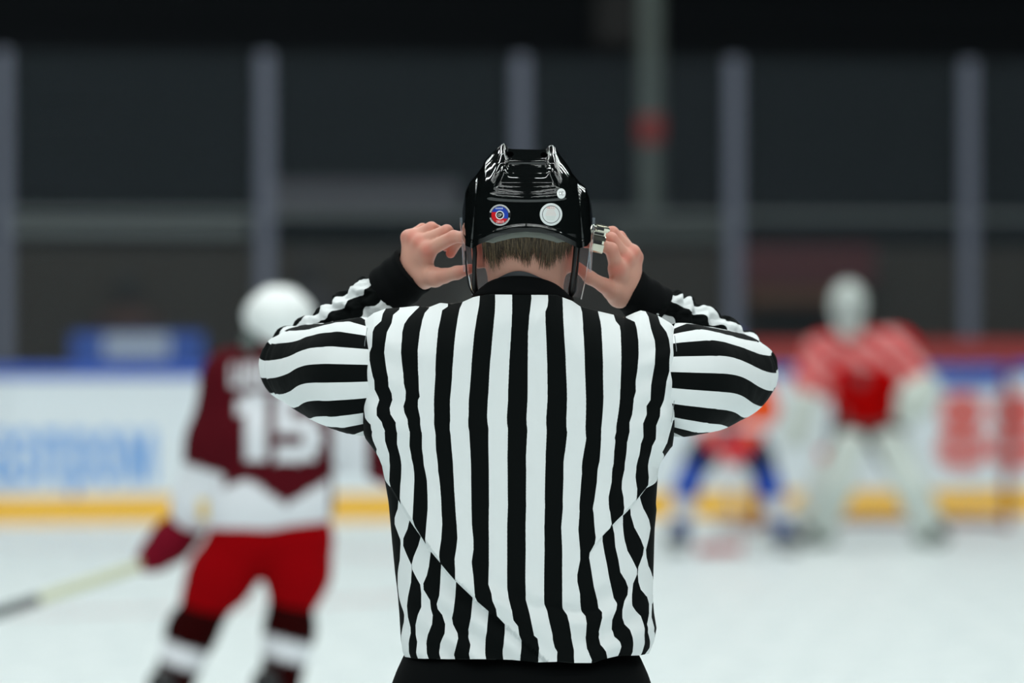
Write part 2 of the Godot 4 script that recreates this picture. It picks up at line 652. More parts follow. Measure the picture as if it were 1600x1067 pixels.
# The print of the back panel in the panel's own layout: across from side seam to side seam along the cloth, down from shoulder to hem, in 1/4000ths.
const STRIPES := [
	[707, -57, 707, 1, 676, 47, 662, 124, 590, 168, 567, 214, 568, 376, 541, 430, 544, 514, 577, 661, 607, 785, 608, 894, 644, 989, 654, 1031, 619, 1117, 610, 1201, 656, 1293, 663, 1402, 597, 1520, 547, 1665, 482, 1759, 350, 1982, 359, 2053, 524, 2257, 520, 2186, 562, 2034, 624, 1858, 661, 1753, 717, 1563, 780, 1434, 799, 1316, 757, 1219, 753, 1148, 786, 1055, 782, 982, 754, 897, 752, 791, 725, 623, 708, 501, 712, 409, 725, 273, 767, 171, 781, 78, 840, 24, 850, -45],
	[1057, -57, 1028, 16, 930, 127, 892, 193, 876, 285, 874, 519, 884, 613, 902, 755, 904, 872, 921, 967, 914, 1063, 892, 1133, 896, 1203, 921, 1286, 914, 1426, 844, 1590, 806, 1730, 787, 1881, 766, 1997, 709, 2277, 689, 2419, 712, 2494, 844, 2697, 838, 2645, 858, 2528, 894, 2294, 911, 2140, 923, 1989, 923, 1805, 967, 1620, 1031, 1434, 1045, 1273, 1030, 1147, 1034, 1065, 1052, 1026, 1045, 946, 1047, 829, 1039, 644, 1032, 505, 1043, 294, 1063, 151, 1087, 67, 1126, 11, 1146, -56],
	[1308, -47, 1308, 33, 1254, 81, 1239, 169, 1218, 299, 1211, 489, 1208, 590, 1209, 774, 1196, 944, 1188, 1072, 1183, 1247, 1168, 1423, 1106, 1656, 1073, 1880, 1072, 2045, 1067, 2195, 1060, 2313, 1062, 2485, 1038, 2658, 1005, 2795, 998, 2852, 1004, 2922, 1180, 3127, 1170, 3104, 1179, 3000, 1182, 2873, 1213, 2748, 1233, 2633, 1231, 2483, 1223, 2310, 1226, 2238, 1232, 2064, 1243, 1890, 1269, 1682, 1306, 1462, 1334, 1313, 1340, 1082, 1351, 975, 1363, 837, 1372, 643, 1376, 483, 1384, 325, 1399, 179, 1420, 68, 1446, 11, 1460, -45],
	[1615, -72, 1614, 18, 1605, 107, 1585, 215, 1566, 390, 1558, 556, 1548, 787, 1532, 997, 1520, 1121, 1514, 1291, 1488, 1498, 1464, 1694, 1435, 1980, 1409, 2334, 1410, 2506, 1419, 2678, 1413, 2791, 1383, 2925, 1393, 3085, 1392, 3244, 1394, 3312, 1425, 3381, 1543, 3473, 1536, 3515, 1511, 3628, 1486, 3763, 1479, 3875, 1490, 4044, 1709, 4050, 1695, 3893, 1705, 3826, 1715, 3691, 1724, 3612, 1640, 3524, 1635, 3449, 1600, 3360, 1593, 3282, 1563, 3181, 1584, 2968, 1599, 2687, 1609, 2350, 1638, 1943, 1660, 1663, 1686, 1438, 1701, 1158, 1707, 1087, 1718, 863, 1731, 660, 1739, 458, 1747, 278, 1755, 155, 1761, 59, 1760, -58],
	[1927, -60, 1916, 243, 1914, 467, 1908, 748, 1897, 1028, 1896, 1155, 1869, 1603, 1827, 2346, 1804, 2908, 1787, 3222, 1800, 3333, 1821, 3445, 1826, 3453, 1834, 3564, 1883, 3627, 1888, 3715, 1922, 3780, 1923, 3903, 1915, 4039, 2147, 4042, 2137, 3842, 2112, 3741, 2067, 3711, 2056, 3624, 2040, 3492, 2022, 3407, 2004, 3331, 2009, 3119, 2026, 2783, 2036, 2336, 2059, 1931, 2066, 1595, 2082, 1148, 2083, 966, 2081, 676, 2074, 408, 2081, 218, 2107, 44, 2109, -62],
	[2271, -63, 2267, 65, 2257, 126, 2234, 182, 2236, 294, 2253, 517, 2267, 740, 2274, 1144, 2264, 1479, 2280, 1814, 2265, 2092, 2253, 2329, 2248, 2775, 2228, 3221, 2225, 3366, 2259, 3456, 2254, 3442, 2272, 3577, 2300, 3756, 2331, 3846, 2369, 3892, 2386, 4048, 2606, 4036, 2564, 3854, 2520, 3721, 2509, 3565, 2492, 3478, 2447, 3422, 2442, 3409, 2444, 3275, 2455, 2770, 2446, 2525, 2458, 2319, 2479, 1967, 2478, 1681, 2464, 1396, 2460, 1112, 2453, 931, 2438, 642, 2415, 400, 2401, 202, 2406, 35, 2408, -88],
	[2570, -95, 2580, 0, 2591, 53, 2591, 223, 2613, 507, 2629, 793, 2640, 1036, 2650, 1326, 2666, 1617, 2686, 1873, 2670, 2083, 2652, 2272, 2646, 2505, 2667, 2752, 2666, 2844, 2631, 3011, 2630, 3091, 2659, 3224, 2666, 3395, 2676, 3426, 2717, 3471, 2724, 3551, 2693, 3713, 2726, 3840, 2773, 3909, 2815, 3967, 2821, 4036, 3023, 4091, 3021, 3996, 2984, 3921, 2889, 3820, 2856, 3732, 2859, 3662, 2917, 3519, 2920, 3448, 2879, 3395, 2871, 3310, 2827, 3139, 2797, 2951, 2772, 2813, 2778, 2755, 2839, 2652, 2851, 2584, 2828, 2431, 2808, 2255, 2829, 2160, 2858, 1951, 2858, 1718, 2807, 1483, 2803, 1247, 2805, 1009, 2790, 583, 2770, 291, 2762, 118, 2747, 1, 2732, -105],
	[2885, -115, 2899, 0, 2913, 66, 2948, 114, 2952, 280, 2962, 484, 2965, 726, 2961, 985, 2954, 1145, 2947, 1293, 2953, 1365, 2942, 1439, 2977, 1595, 3022, 1739, 3031, 1955, 2997, 2133, 3003, 2267, 3028, 2399, 3042, 2465, 3044, 2459, 3169, 2330, 3189, 2248, 3178, 2127, 3154, 2032, 3153, 1947, 3166, 1801, 3113, 1613, 3071, 1483, 3085, 1372, 3072, 1263, 3090, 1178, 3094, 1002, 3112, 925, 3107, 805, 3120, 692, 3127, 506, 3118, 338, 3100, 175, 3091, 109, 3016, 16, 3003, -126],
	[3197, -77, 3207, -1, 3231, 56, 3243, 189, 3278, 307, 3289, 425, 3287, 597, 3260, 851, 3261, 1023, 3225, 1105, 3237, 1201, 3214, 1311, 3234, 1442, 3245, 1550, 3293, 1677, 3322, 1836, 3326, 1918, 3361, 2065, 3358, 2171, 3345, 2204, 3500, 2061, 3540, 2025, 3541, 1940, 3489, 1798, 3448, 1699, 3385, 1561, 3370, 1417, 3352, 1308, 3374, 1184, 3368, 1084, 3401, 968, 3410, 885, 3421, 729, 3450, 588, 3443, 465, 3451, 334, 3434, 219, 3410, 138, 3349, 83, 3331, 4, 3316, -62],
	[-80, 830, -80, 1652, -80, 1802, -80, 1738, 367, 1593, 425, 1486, 507, 1373, 513, 1280, 415, 1162, 407, 1056, 455, 956],
	[4080, 926, 3592, 1155, 3557, 1345, 3547, 1483, 3595, 1599, 4080, 1713, 4080, 1825, 4080, 1673, 4080, 846],
]
const TUCK_FIELDS := [
	[-80, 1799, -80, 1865, 359, 2053, 517, 2245, 552, 2308, 699, 2477, 844, 2697, 1004, 2922, 1180, 3127, 1369, 3322, 1540, 3473, 1536, 3515, 1511, 3628, 1486, 3763, 1479, 3875, 1490, 4077, -80, 4119, -80, 1652],
	[4080, 1863, 3500, 2061, 3345, 2199, 3257, 2262, 3169, 2333, 3046, 2457, 3021, 2494, 2931, 2575, 2931, 2628, 2957, 2772, 2989, 2919, 3016, 3064, 3048, 3199, 3076, 3310, 3113, 3376, 3115, 3397, 3101, 3456, 3038, 3567, 3018, 3673, 3056, 3763, 3140, 3832, 3176, 3893, 3176, 3953, 3144, 4117, 4080, 4163, 4080, 1706],
]
const TUCK_STRIPES_A := [
	[-80, 1652, -80, 4119, -80, 4108, -80, 3992, -80, 3899, 113, 3805, 242, 3711, 348, 3605, 372, 3523, 357, 3480, 208, 3303, 205, 3198, 293, 3057, 405, 2893, 459, 2706, 460, 2659, 406, 2564, 351, 2481, 367, 2410, 458, 2306, 480, 2233, 487, 2203, 359, 2053, -80, 1865, -80, 1799],
	[644, 2435, 603, 2539, 521, 2648, 506, 2730, 552, 2821, 619, 2944, 615, 3002, 581, 3143, 498, 3310, 460, 3416, 461, 3541, 497, 3654, 493, 3723, 434, 3843, 415, 3948, 405, 4097, 558, 4087, 564, 3924, 598, 3808, 579, 3728, 587, 3623, 637, 3506, 701, 3414, 718, 3263, 718, 3159, 677, 3091, 622, 2990, 624, 2933, 661, 2849, 741, 2718, 785, 2612],
	[899, 2783, 861, 2946, 823, 3051, 763, 3146, 758, 3216, 831, 3331, 833, 3436, 848, 3503, 827, 3608, 760, 3724, 732, 3829, 730, 3933, 738, 4084, 903, 4081, 900, 3920, 918, 3828, 978, 3712, 996, 3608, 971, 3505, 920, 3439, 913, 3381, 954, 3290, 983, 3141, 1016, 2934],
	[1180, 3129, 1150, 3322, 1117, 3460, 1090, 3537, 1095, 3607, 1141, 3711, 1148, 3769, 1117, 3861, 1090, 3952, 1098, 4079, 1289, 4078, 1279, 3942, 1297, 3840, 1274, 3760, 1277, 3669, 1323, 3533, 1336, 3469, 1365, 3320],
]
const TUCK_STRIPES_B := [
	[3037, 2447, 3021, 2494, 2931, 2575, 2931, 2628, 2957, 2772, 2989, 2919, 3016, 3064, 3048, 3199, 3076, 3310, 3113, 3376, 3115, 3397, 3101, 3456, 3038, 3567, 3018, 3673, 3056, 3763, 3140, 3832, 3176, 3893, 3176, 3953, 3144, 4117, 3345, 4124, 3364, 3957, 3309, 3790, 3250, 3692, 3189, 3627, 3172, 3554, 3181, 3458, 3216, 3352, 3259, 3283, 3265, 3200, 3228, 3112, 3158, 3014, 3130, 2871, 3089, 2713, 3074, 2556, 3043, 2447],
	[3256, 2277, 3170, 2342, 3178, 2457, 3206, 2626, 3249, 2765, 3323, 2883, 3393, 2997, 3395, 3056, 3337, 3159, 3325, 3277, 3322, 3385, 3324, 3418, 3369, 3481, 3443, 3546, 3470, 3634, 3496, 3779, 3535, 3886, 3545, 3965, 3519, 4126, 3566, 4131, 3664, 3985, 3732, 3933, 3656, 3862, 3555, 3749, 3535, 3652, 3621, 3524, 3641, 3416, 3599, 3329, 3573, 3319, 3464, 3240, 3421, 3153, 3406, 3057, 3412, 2974, 3487, 2838, 3503, 2756, 3444, 2658, 3335, 2503, 3271, 2351, 3263, 2278],
	[4080, 1869, 3500, 2064, 3404, 2160, 3457, 2302, 3587, 2435, 3650, 2530, 3612, 2639, 3546, 2781, 3561, 2865, 3618, 2975, 3769, 3082, 4080, 3164, 4080, 3097, 4080, 1712],
	[3772, 3416, 3681, 3573, 3744, 3740, 4080, 3849, 4080, 3934, 4080, 3928, 4080, 3368],
]

const TW := 2000
const TH := 1500

func fill_poly(im: Image, flat: Array, c: Color) -> void:
	var poly := PackedVector2Array()
	var lo := 1e9
	var hi := -1e9
	for k in range(0, flat.size(), 2):
		var p := Vector2(flat[k] / 4000.0 * TW, flat[k + 1] / 4000.0 * TH)
		poly.append(p)
		lo = minf(lo, p.y)
		hi = maxf(hi, p.y)
	for row in range(maxi(0, int(lo)), mini(TH - 1, int(hi) + 1) + 1):
		var y := row + 0.5
		var xs := []
		for k in poly.size():
			var p := poly[k]
			var q := poly[(k + 1) % poly.size()]
			if (p.y <= y) != (q.y <= y):
				xs.append(p.x + (y - p.y) / (q.y - p.y) * (q.x - p.x))
		xs.sort()
		for k in range(0, xs.size() - 1, 2):
			var a := maxi(0, int(round(xs[k])))
			var b := mini(TW, int(round(xs[k + 1])))
			if b > a:
				im.fill_rect(Rect2i(a, row, b - a, 1), c)

const WHITE := Color(0.9, 0.915, 0.92)
const BLACK := Color(0.032, 0.048, 0.048)

func back_print() -> ImageTexture:
	var im := Image.create(TW, TH, false, Image.FORMAT_RGB8)
	im.fill(WHITE)
	for p in STRIPES:
		fill_poly(im, p, BLACK)
	# cloth of the two tucks near the waist, where the print is offset
	fill_poly(im, TUCK_FIELDS[0], WHITE)
	for p in TUCK_STRIPES_A:
		fill_poly(im, p, BLACK)
	fill_poly(im, TUCK_FIELDS[1], WHITE)
	for p in TUCK_STRIPES_B:
		fill_poly(im, p, BLACK)
	return ImageTexture.create_from_image(im)

const TOP := [[555, 520], [562, 512], [569, 500], [584, 489], [603, 482], [630, 480], [650, 478], [670, 480], [688, 473], [705, 475], [722, 472], [740, 464], [760, 460], [870, 461], [894, 470], [907, 479], [934, 486], [960, 492], [975, 496], [990, 489], [1001, 485], [1012, 487], [1028, 493], [1048, 505], [1058, 516], [1070, 530]]
const HEM := [[630, 1026], [650, 1029], [700, 1030], [760, 1030], [800, 1031], [840, 1035], [875, 1034], [895, 1036], [925, 1036], [948, 1029], [965, 1025], [1000, 1024], [1016, 1021]]
const LEFT := [[505, 566], [560, 563], [600, 562], [640, 565], [680, 568], [690, 571], [727, 592], [740, 597], [795, 607], [860, 613], [900, 617], [930, 621], [965, 624], [1000, 626], [1020, 629], [1030, 634]]
const RIGHT := [[505, 1059], [530, 1063], [551, 1063], [600, 1060], [640, 1057], [680, 1053], [697, 1051], [729, 1033], [740, 1029], [795, 1025], [806, 1026], [835, 1023], [907, 1021], [939, 1020], [964, 1022], [988, 1026], [1009, 1022], [1023, 1016], [1030, 1012]]
const FOLD_L := [Vector2(585, 716), Vector2(596, 737), Vector2(610, 761), Vector2(625.4, 786.6), Vector2(646, 819), Vector2(665.4, 850), Vector2(688, 880), Vector2(712.6, 908.6), Vector2(739, 934), Vector2(763, 955)]
const FOLD_R := [Vector2(1040, 727), Vector2(1029.4, 740), Vector2(1009.4, 762.6), Vector2(993.4, 782.6), Vector2(973.4, 804.6), Vector2(953.4, 825.4), Vector2(941.4, 838), Vector2(921.4, 864)]

func to_line(p: Vector2, line: Array) -> Vector3:
	# distance, side (+ above) and how far along
	var best := Vector3(1e9, 1, 0)
	for k in line.size() - 1:
		var a: Vector2 = line[k]
		var ab: Vector2 = line[k + 1] - a
		var t := clampf((p - a).dot(ab) / ab.length_squared(), 0.0, 1.0)
		var d := p.distance_to(a + ab * t)
		if d < best.x:
			best = Vector3(d, signf(ab.cross(p - a)), (k + t) / (line.size() - 1))
	return best

func back_relief(x: float, y: float) -> float:
	var z := 0.0
	var p := Vector2(x, y)
	var l := to_line(p, FOLD_L)
	var amp := 1.0 - 0.75 * l.z
	if l.y < 0:
		z += 0.028 * exp(-l.x / 50.0) * amp
	else:
		z -= (0.016 + 0.03 * minf(l.x / 110.0, 1.0)) * amp
	var r := to_line(p, FOLD_R)
	amp = 0.55 - 0.45 * r.z
	if r.y > 0:
		z += 0.011 * exp(-r.x / 35.0) * amp
	else:
		z -= 0.011 * exp(-r.x / 45.0) * amp
	# ripples of the loose sides
	var side_l := bump(x - 590.0, 50.0) * smoothstep(500.0, 540.0, y) * (1.0 - smoothstep(700.0, 760.0, y))
	z += 0.0035 * side_l * sin((y - 0.35 * x) * TAU / 62.0 + 0.6)
	var side_r := bump(x - 1035.0, 45.0) * smoothstep(520.0, 560.0, y) * (1.0 - smoothstep(690.0, 740.0, y))
	z += 0.0035 * side_r * sin((y + 0.4 * x) * TAU / 48.0)
	# slanting folds near the hem
	var low := smoothstep(880.0, 950.0, y)
	z += 0.0055 * low * sin((y * 0.82 - x * 0.57) * TAU / 46.0 + 1.0) * bump(x - 740.0, 110.0)
	z += 0.006 * low * sin((y * 0.9 + x * 0.42) * TAU / 52.0) * bump(x - 970.0, 60.0)
	z -= 0.007 * bump(y - 952.0 - 6.0 * sin(x * 0.05), 9.0) * bump(x - 890.0, 50.0)
	z += 0.005 * bump(y - 972.0, 12.0) * bump(x - 890.0, 60.0)
	# soft hollows between the shoulder blades
	z -= 0.006 * bump(x - 815.0, 60.0) * bump(y - 600.0, 90.0)
	z += 0.004 * (bump(x - 715.0, 60.0) + bump(x - 915.0, 60.0)) * bump(y - 590.0, 70.0)
	z += 0.003 * bump((x - 985.0) - (y - 492.0) * 0.4, 10.0) * bump(y - 505.0, 22.0)
	z += 0.003 * bump((x - 845.0) + (y - 492.0) * 0.4, 9.0) * bump(y - 500.0, 28.0)
	return z

func torso_panel(front: bool) -> ArrayMesh:
	var a := Acc.new()
	var nc := 230 if not front else 80
	var nr := 260 if not front else 90
	for j in nr + 1:
		var t := float(j) / nr
		t = lerpf(t, t * t, 0.35)
		var ys := lerpf(505.0, 1027.0, t)
		var xl := curve(LEFT, ys)
		var xr := curve(RIGHT, ys)
		var p := lerpf(5.0, 2.8, smoothstep(0.25, 0.5, t))
		var deep := 0.128 + 0.008 * sin(t * PI) - 0.01 * t
		# the cloth's length across this row, for the print
		var run := PackedFloat32Array([0.0])
		var last := Vector2.ZERO
		for k in nc + 1:
			var uk := -1.0 + 2.0 * k / nc
			var sk := lerpf(uk, sin(uk * PI / 2), 0.75)
			var pk := Vector2(sk * (xr - xl) / 1740.0, deep * (1.0 - absf(sk) ** p) ** (1.0 / p))
			if k:
				run.append(run[-1] + pk.distance_to(last))
			last = pk
		for k in nc + 1:
			var u := -1.0 + 2.0 * k / nc
			var s := lerpf(u, sin(u * PI / 2), 0.75)
			var x := lerpf(xl, xr, s * 0.5 + 0.5)
			var top := curve(TOP, x)
			var y := lerpf(top, curve(HEM, x), t)
			var h := deep * (1.0 - absf(s) ** p) ** (1.0 / p)
			var rise := clampf((y - top + 38.0 * bump(x - 816.0, 66.0)) / 85.0, 0.0, 1.0)
			h *= sqrt(1.0 - (1.0 - rise) * (1.0 - rise))
			var edge := smoothstep(0.0, 0.25, h / 0.128)
			if front:
				var q := R(x, y, 0)
				a.v.append(q + Vector3(0, 0, -h * 0.92))
				a.uv.append(Vector2(run[k] / 0.134, t))
			else:
				h += back_relief(x, y) * edge
				a.v.append(R(x, y, h))
				a.uv.append(Vector2(run[k] / run[nc], t))
	for j in nr:
		for k in nc:
			var n := j * (nc + 1) + k
			var q := [n, n + nc + 1, n + 1, n + 1, n + nc + 1, n + nc + 2]
			if front:
				q = [n, n + 1, n + nc + 1, n + 1, n + nc + 2, n + nc + 1]
			a.i.append_array(q)
	return finish(a)

func sleeve_mesh(path: Array, side: float) -> ArrayMesh:
	# path: [px, py, z, radius]; swept with many rings, the stripes run along it
	var c := Curve3D.new()
	var lens := []
	for k in path.size():
		var p := R(path[k][0], path[k][1], path[k][2])
		var before := R(path[maxi(k - 1, 0)][0], path[maxi(k - 1, 0)][1], path[maxi(k - 1, 0)][2])
		var after := R(path[mini(k + 1, path.size() - 1)][0], path[mini(k + 1, path.size() - 1)][1], path[mini(k + 1, path.size() - 1)][2])
		var tan := (after - before) / 6.0
		var reach: float = minf(p.distance_to(before) if k else 1.0, p.distance_to(after) if k < path.size() - 1 else 1.0) / 2.5
		tan = tan.limit_length(reach)
		c.add_point(p, -tan, tan)
	c.bake_interval = 0.002
	var total := c.get_baked_length()
	for k in path.size():
		lens.append([c.get_closest_offset(R(path[k][0], path[k][1], path[k][2])), path[k][3]])
	lens[0][0] = 0.0
	lens[-1][0] = total
	var elbow: float = lens[4][0]
	var a := Acc.new()
	var nr := 230
	var ns := 110
	var fn := FastNoiseLite.new()
	fn.seed = 11 if side < 0 else 23
	fn.frequency = 1.0
	var axis := Vector3.ZERO
	for j in nr + 1:
		var s := total * j / nr
		var p := c.sample_baked(s, true)
		var t := (c.sample_baked(minf(s + 0.012, total), true) - c.sample_baked(maxf(s - 0.012, 0.0), true)).normalized()
		if s < 0.05:
			t = t.lerp(Vector3(side, 0, 0), 1.0 - s / 0.05).normalized()
		# the ring starts at the bottom of the arm and turns over its outer side to the top
		if axis == Vector3.ZERO:
			axis = Vector3.UP
		axis = (axis - t * axis.dot(t)).normalized()
		var back := axis.cross(t) * -side     # towards the camera at the shoulder
		var r: float = curve(lens, s)
		var rs := maxf(r, 0.05) if s > 0.06 else 0.105
		var fore := smoothstep(elbow - 0.02, elbow + 0.05, s)
		var upper := 1.0 - smoothstep(elbow - 0.06, elbow, s)
		for k in ns + 1:
			var g := TAU * k / ns - PI / 2
			var w := fn.get_noise_3d(cos(g) * 1.1, sin(g) * 1.1, s * 20.0)
			var w2 := fn.get_noise_3d(cos(g) * 0.8 + 5.0, sin(g) * 0.8, s * 9.0)
			var d := fore * (0.0055 * sin(s * TAU / 0.043 + 2.2 * sin(g) + 5.0 * w2) + 0.006 * w)
			d += upper * 0.0025 * w2
			# crease in the crook of the elbow
			d += 0.008 * sin(s * TAU / 0.035 + g) * bump(s - elbow, 0.035) * 0.5
			d *= smoothstep(0.0, 0.07, s) * smoothstep(total, total - 0.05, s)
			a.v.append(p + (axis * cos(g) + back * sin(g)) * (r + d))
			var wob := fore * (0.22 * w + 0.14 * sin(s * TAU / 0.043 + 3.0 * sin(g))) / 20.0 * 1.3
			# metres of cloth round the arm from its outer line, against the width of a pair of stripes
			a.uv.append(Vector2((g - PI / 2) * rs / 0.0664 - 0.78 * smoothstep(0.0, elbow, s) + wob * 8.0 + (0.83 if side < 0 else 0.73), s))
	for j in nr:
		for k in ns:
			var n := j * (ns + 1) + k
			if side > 0:
				a.i.append_array([n, n + ns + 1, n + 1, n + 1, n + ns + 1, n + ns + 2])
			else:
				a.i.append_array([n, n + 1, n + ns + 1, n + 1, n + ns + 2, n + ns + 1])
	return finish(a)

func bands(count: int, phase: float) -> ImageTexture:
	var im := Image.create(1280, 4, false, Image.FORMAT_RGB8)
	for x in 1280:
		var b := fposmod(x / 1280.0 * count + phase, 2.0)
		im.fill_rect(Rect2i(x, 0, 1, 4), BLACK if b < 1.0 else WHITE)
	return ImageTexture.create_from_image(im)

func cloth_of(t: Texture2D) -> StandardMaterial3D:
	var m := mat(Color.WHITE, 0.85, 0.0, 0.2)
	m.albedo_texture = t
	return m

func skin_tint(spots: Array) -> Callable:
	# skin, redder over knuckles, fingertips and ears
	var base := lin(213, 160, 142)
	var rosy := lin(206, 104, 90)
	return func(p: Vector3) -> Color:
		var k := 0.0
		for s in spots:
			var d: float = (p - s[0]).length() / s[1]
			k = maxf(k, s[2] * exp(-d * d))
		return base.lerp(rosy, k)

func linesman() -> void:
	base_at = Vector3((815.0 - 800.0) / F * D0, 0, -D0)
	var o := thing("person", "linesman in a black and white striped shirt and black helmet with raised hands", "person", base_at)
	# --- body, one skin
	var body := Acc.new()
	var spots := []
	var hands := [
		{"w": [648, 419, -0.165], "mcp": [[668, 391, -0.125], [656, 379, -0.14], [646, 371, -0.155], [638, 371, -0.172]],
			"f": [[[709, 370, -0.085], [724, 371, -0.07], [736, 375, -0.06]], [[698, 361, -0.118], [714, 378, -0.14], [704, 396, -0.15]], [[674, 356, -0.148], [696, 366, -0.18], [697, 386, -0.19]], [[660, 357, -0.185], [680, 372, -0.21], [682, 386, -0.21]]],
			"t": [[660, 432, -0.15], [680, 433, -0.12], [694, 431, -0.105], [714, 426, -0.085], [735, 420, -0.065]], "e": [600, 458, -0.2]},
		{"w": [980, 449, -0.165], "mcp": [[965, 420, -0.125], [978, 404, -0.142], [987, 395, -0.158], [993, 402, -0.176]],
			"f": [[[955, 389, -0.1], [934, 381, -0.1], [915, 380, -0.085]], [[955, 373, -0.122], [936, 367, -0.125], [917, 369, -0.1]], [[957, 363, -0.145], [940, 362, -0.165], [930, 374, -0.17]], [[969, 369, -0.18], [955, 374, -0.2], [948, 386, -0.2]]],
			"t": [[968, 461, -0.15], [957, 454, -0.13], [944, 446, -0.115], [922, 434, -0.095], [903, 417, -0.075]], "e": [1015, 474, -0.19]},
	]
	for h in hands:
		var b := []
		var w := R(h.w[0], h.w[1], h.w[2])
		var m := []
		for q in h.mcp:
			m.append(R(q[0], q[1], q[2]))
		var widths := [0.0155, 0.0155, 0.0145, 0.013]
		b.append([R(h.e[0], h.e[1], h.e[2]), w, 0.03, 0.025, 0.01])
		for k in 4:
			b.append([w, m[k], 0.021, widths[k], 0.014])
			spots.append([m[k] + Vector3(0, 0, 0.012), 0.013, 0.75])
		for k in 3:
			b.append([m[k], m[k + 1], 0.012, 0.0115, 0.01])
		var fr := [[0.0138, 0.0118, 0.0103, 0.0088], [0.0136, 0.0116, 0.0102, 0.0088], [0.0128, 0.011, 0.0098, 0.0084], [0.0112, 0.0096, 0.0086, 0.0076]]
		for k in 4:
			var c := [m[k]]
			for q in h.f[k]:
				c.append(R(q[0], q[1], q[2]))
			b.append_array(chain(c, fr[k], 0.0035))
			spots.append([c[1], 0.013, 0.6])
			spots.append([c[3], 0.016, 0.9])
		var tc := []
		for q in h.t:
			tc.append(R(q[0], q[1], q[2]))
		b.append([w, tc[0], 0.022, 0.021, 0.014])
		b.append([tc[0], m[0], 0.015, 0.012, 0.014])
		b.append([tc[0], tc[1], 0.021, 0.0175, 0.01])
		b.append_array(chain(tc.slice(1), [0.0175, 0.013, 0.0118, 0.0092], 0.006))
		spots.append([tc[4], 0.02, 0.8])
		spots.append([tc[2], 0.014, 0.4])
		blob(body, b, 0.0027, skin_tint(spots))
	# head with a face looking away
	var hc := R(822, 335, -0.045)
	var ears := [R(746, 392, -0.035), R(894, 396, -0.035)]
	var hs := [[ears[0], 0.03, 1.0], [ears[1], 0.03, 1.0]]
	var neck := R(821, 455, -0.01)
	blob(body, [
		[hc, Vector3(0.077, 0.092, 0.095), 0.02],
		[hc + Vector3(0, -0.075, -0.045), Vector3(0.056, 0.062, 0.052), 0.03],
		[hc + Vector3(0, -0.05, 0.04), Vector3(0.066, 0.07, 0.05), 0.03],
		[hc + Vector3(0, -0.045, -0.098), hc + Vector3(0, -0.018, -0.096), 0.013, 0.007, 0.012],
		[hc + Vector3(-0.018, -0.085, -0.088), hc + Vector3(0.018, -0.085, -0.088), 0.007, 0.007, 0.008],
		[hc + Vector3(-0.04, 0.012, -0.084), hc + Vector3(0.04, 0.012, -0.084), 0.009, 0.009, 0.014],
		[hc + Vector3(0, -0.12, -0.082), hc + Vector3(0, -0.128, -0.07), 0.016, 0.02, 0.02],
		[ears[0], Vector3(0.011, 0.032, 0.019), 0.006],
		[ears[1], Vector3(0.011, 0.032, 0.019), 0.006],
		[hc + Vector3(0, -0.06, 0.015), neck + Vector3(0, -0.06, 0.0), 0.066, 0.07, 0.03],
	], 0.005, skin_tint(hs))
	# trunk, arms and legs under the clothes
	var hip := R(822, 1060, 0)
	var b2 := [
		[neck + Vector3(0, -0.09, 0), neck + Vector3(0, -0.3, 0), 0.1, 0.105, 0.06],
		[R(660, 560, 0), R(970, 560, 0), 0.075, 0.075, 0.05],
		[neck + Vector3(0, -0.3, 0), hip, 0.09, 0.055, 0.04],
		[hip + Vector3(-0.09, -0.02, 0), hip + Vector3(0.09, -0.02, 0), 0.06, 0.06, 0.03],
	]
	for s in [[600, 585, 474, 560, 648, 421], [1030, 590, 1146, 565, 980, 451]]:
		b2.append_array(chain([R(s[0], s[1], -0.02), R(s[2], s[3], -0.235), R((s[2] + s[4]) * 0.5, (s[3] + s[5]) * 0.5 + 6.0, -0.213), R(s[4], s[5], -0.165)], [0.05, 0.026, 0.027, 0.024], 0.012))
	for s in [-1.0, 1.0]:
		b2.append_array(chain([Vector3(s * 0.11, 0.88, 0), Vector3(s * 0.155, 0.53, -0.04), Vector3(s * 0.17, 0.14, 0.02), Vector3(s * 0.17, 0.1, -0.12)], [0.095, 0.06, 0.042, 0.035], 0.03))
	blob(body, b2, 0.014, skin_tint([]))
	put(o, "body", finish(body), M.skin)
	hair_of(o, hc)
	jersey_of(o)
	helmet_of(o)
	# trousers
	var tr := [
		[Vector3(-0.146, 0.985, -0.03), Vector3(0.146, 0.985, -0.03), 0.062, 0.062, 0.03],
		[Vector3(-0.13, 0.935, -0.01), Vector3(0.13, 0.935, -0.01), 0.086, 0.086, 0.04],
		[Vector3(-0.105, 0.9, 0.01), Vector3(0.105, 0.9, 0.01), 0.118, 0.118, 0.05],
	]
	for s in [-1.0, 1.0]:
		tr.append_array(chain([Vector3(s * 0.12, 0.88, 0), Vector3(s * 0.16, 0.53, -0.04), Vector3(s * 0.175, 0.17, 0.02)], [0.118, 0.095, 0.082], 0.04))
	put(o, "trousers", blob_mesh(tr, 0.011), M.black_cloth)
	for s in [-1.0, 1.0]:
		skate(o, Vector3(s * 0.175, 0, 0.01), -s * 0.2, M.skate)
	# finger whistle, held between the fingers
	var wp := R(935, 373, -0.083)
	var wh := thing("whistle", "chrome finger whistle held in the linesman's raised fist", "whistle", base_at + wp)
	wh.rotation = Vector3(0.15, 0.25, -0.2)
	# stepped body, drawn out across the fingers
	var prof := [Vector2(0.026, -0.008), Vector2(0.026, 0.006), Vector2(0.024, 0.008), Vector2(0.014, 0.009), Vector2(0.0125, 0.001), Vector2(0.0065, 0.001), Vector2(0.005, 0.008), Vector2(-0.002, 0.009), Vector2(-0.0035, 0.001), Vector2(-0.0085, 0.001), Vector2(-0.0095, 0.007), Vector2(-0.022, 0.008), Vector2(-0.025, 0.005), Vector2(-0.025, -0.008)]
	var st := SurfaceTool.new()
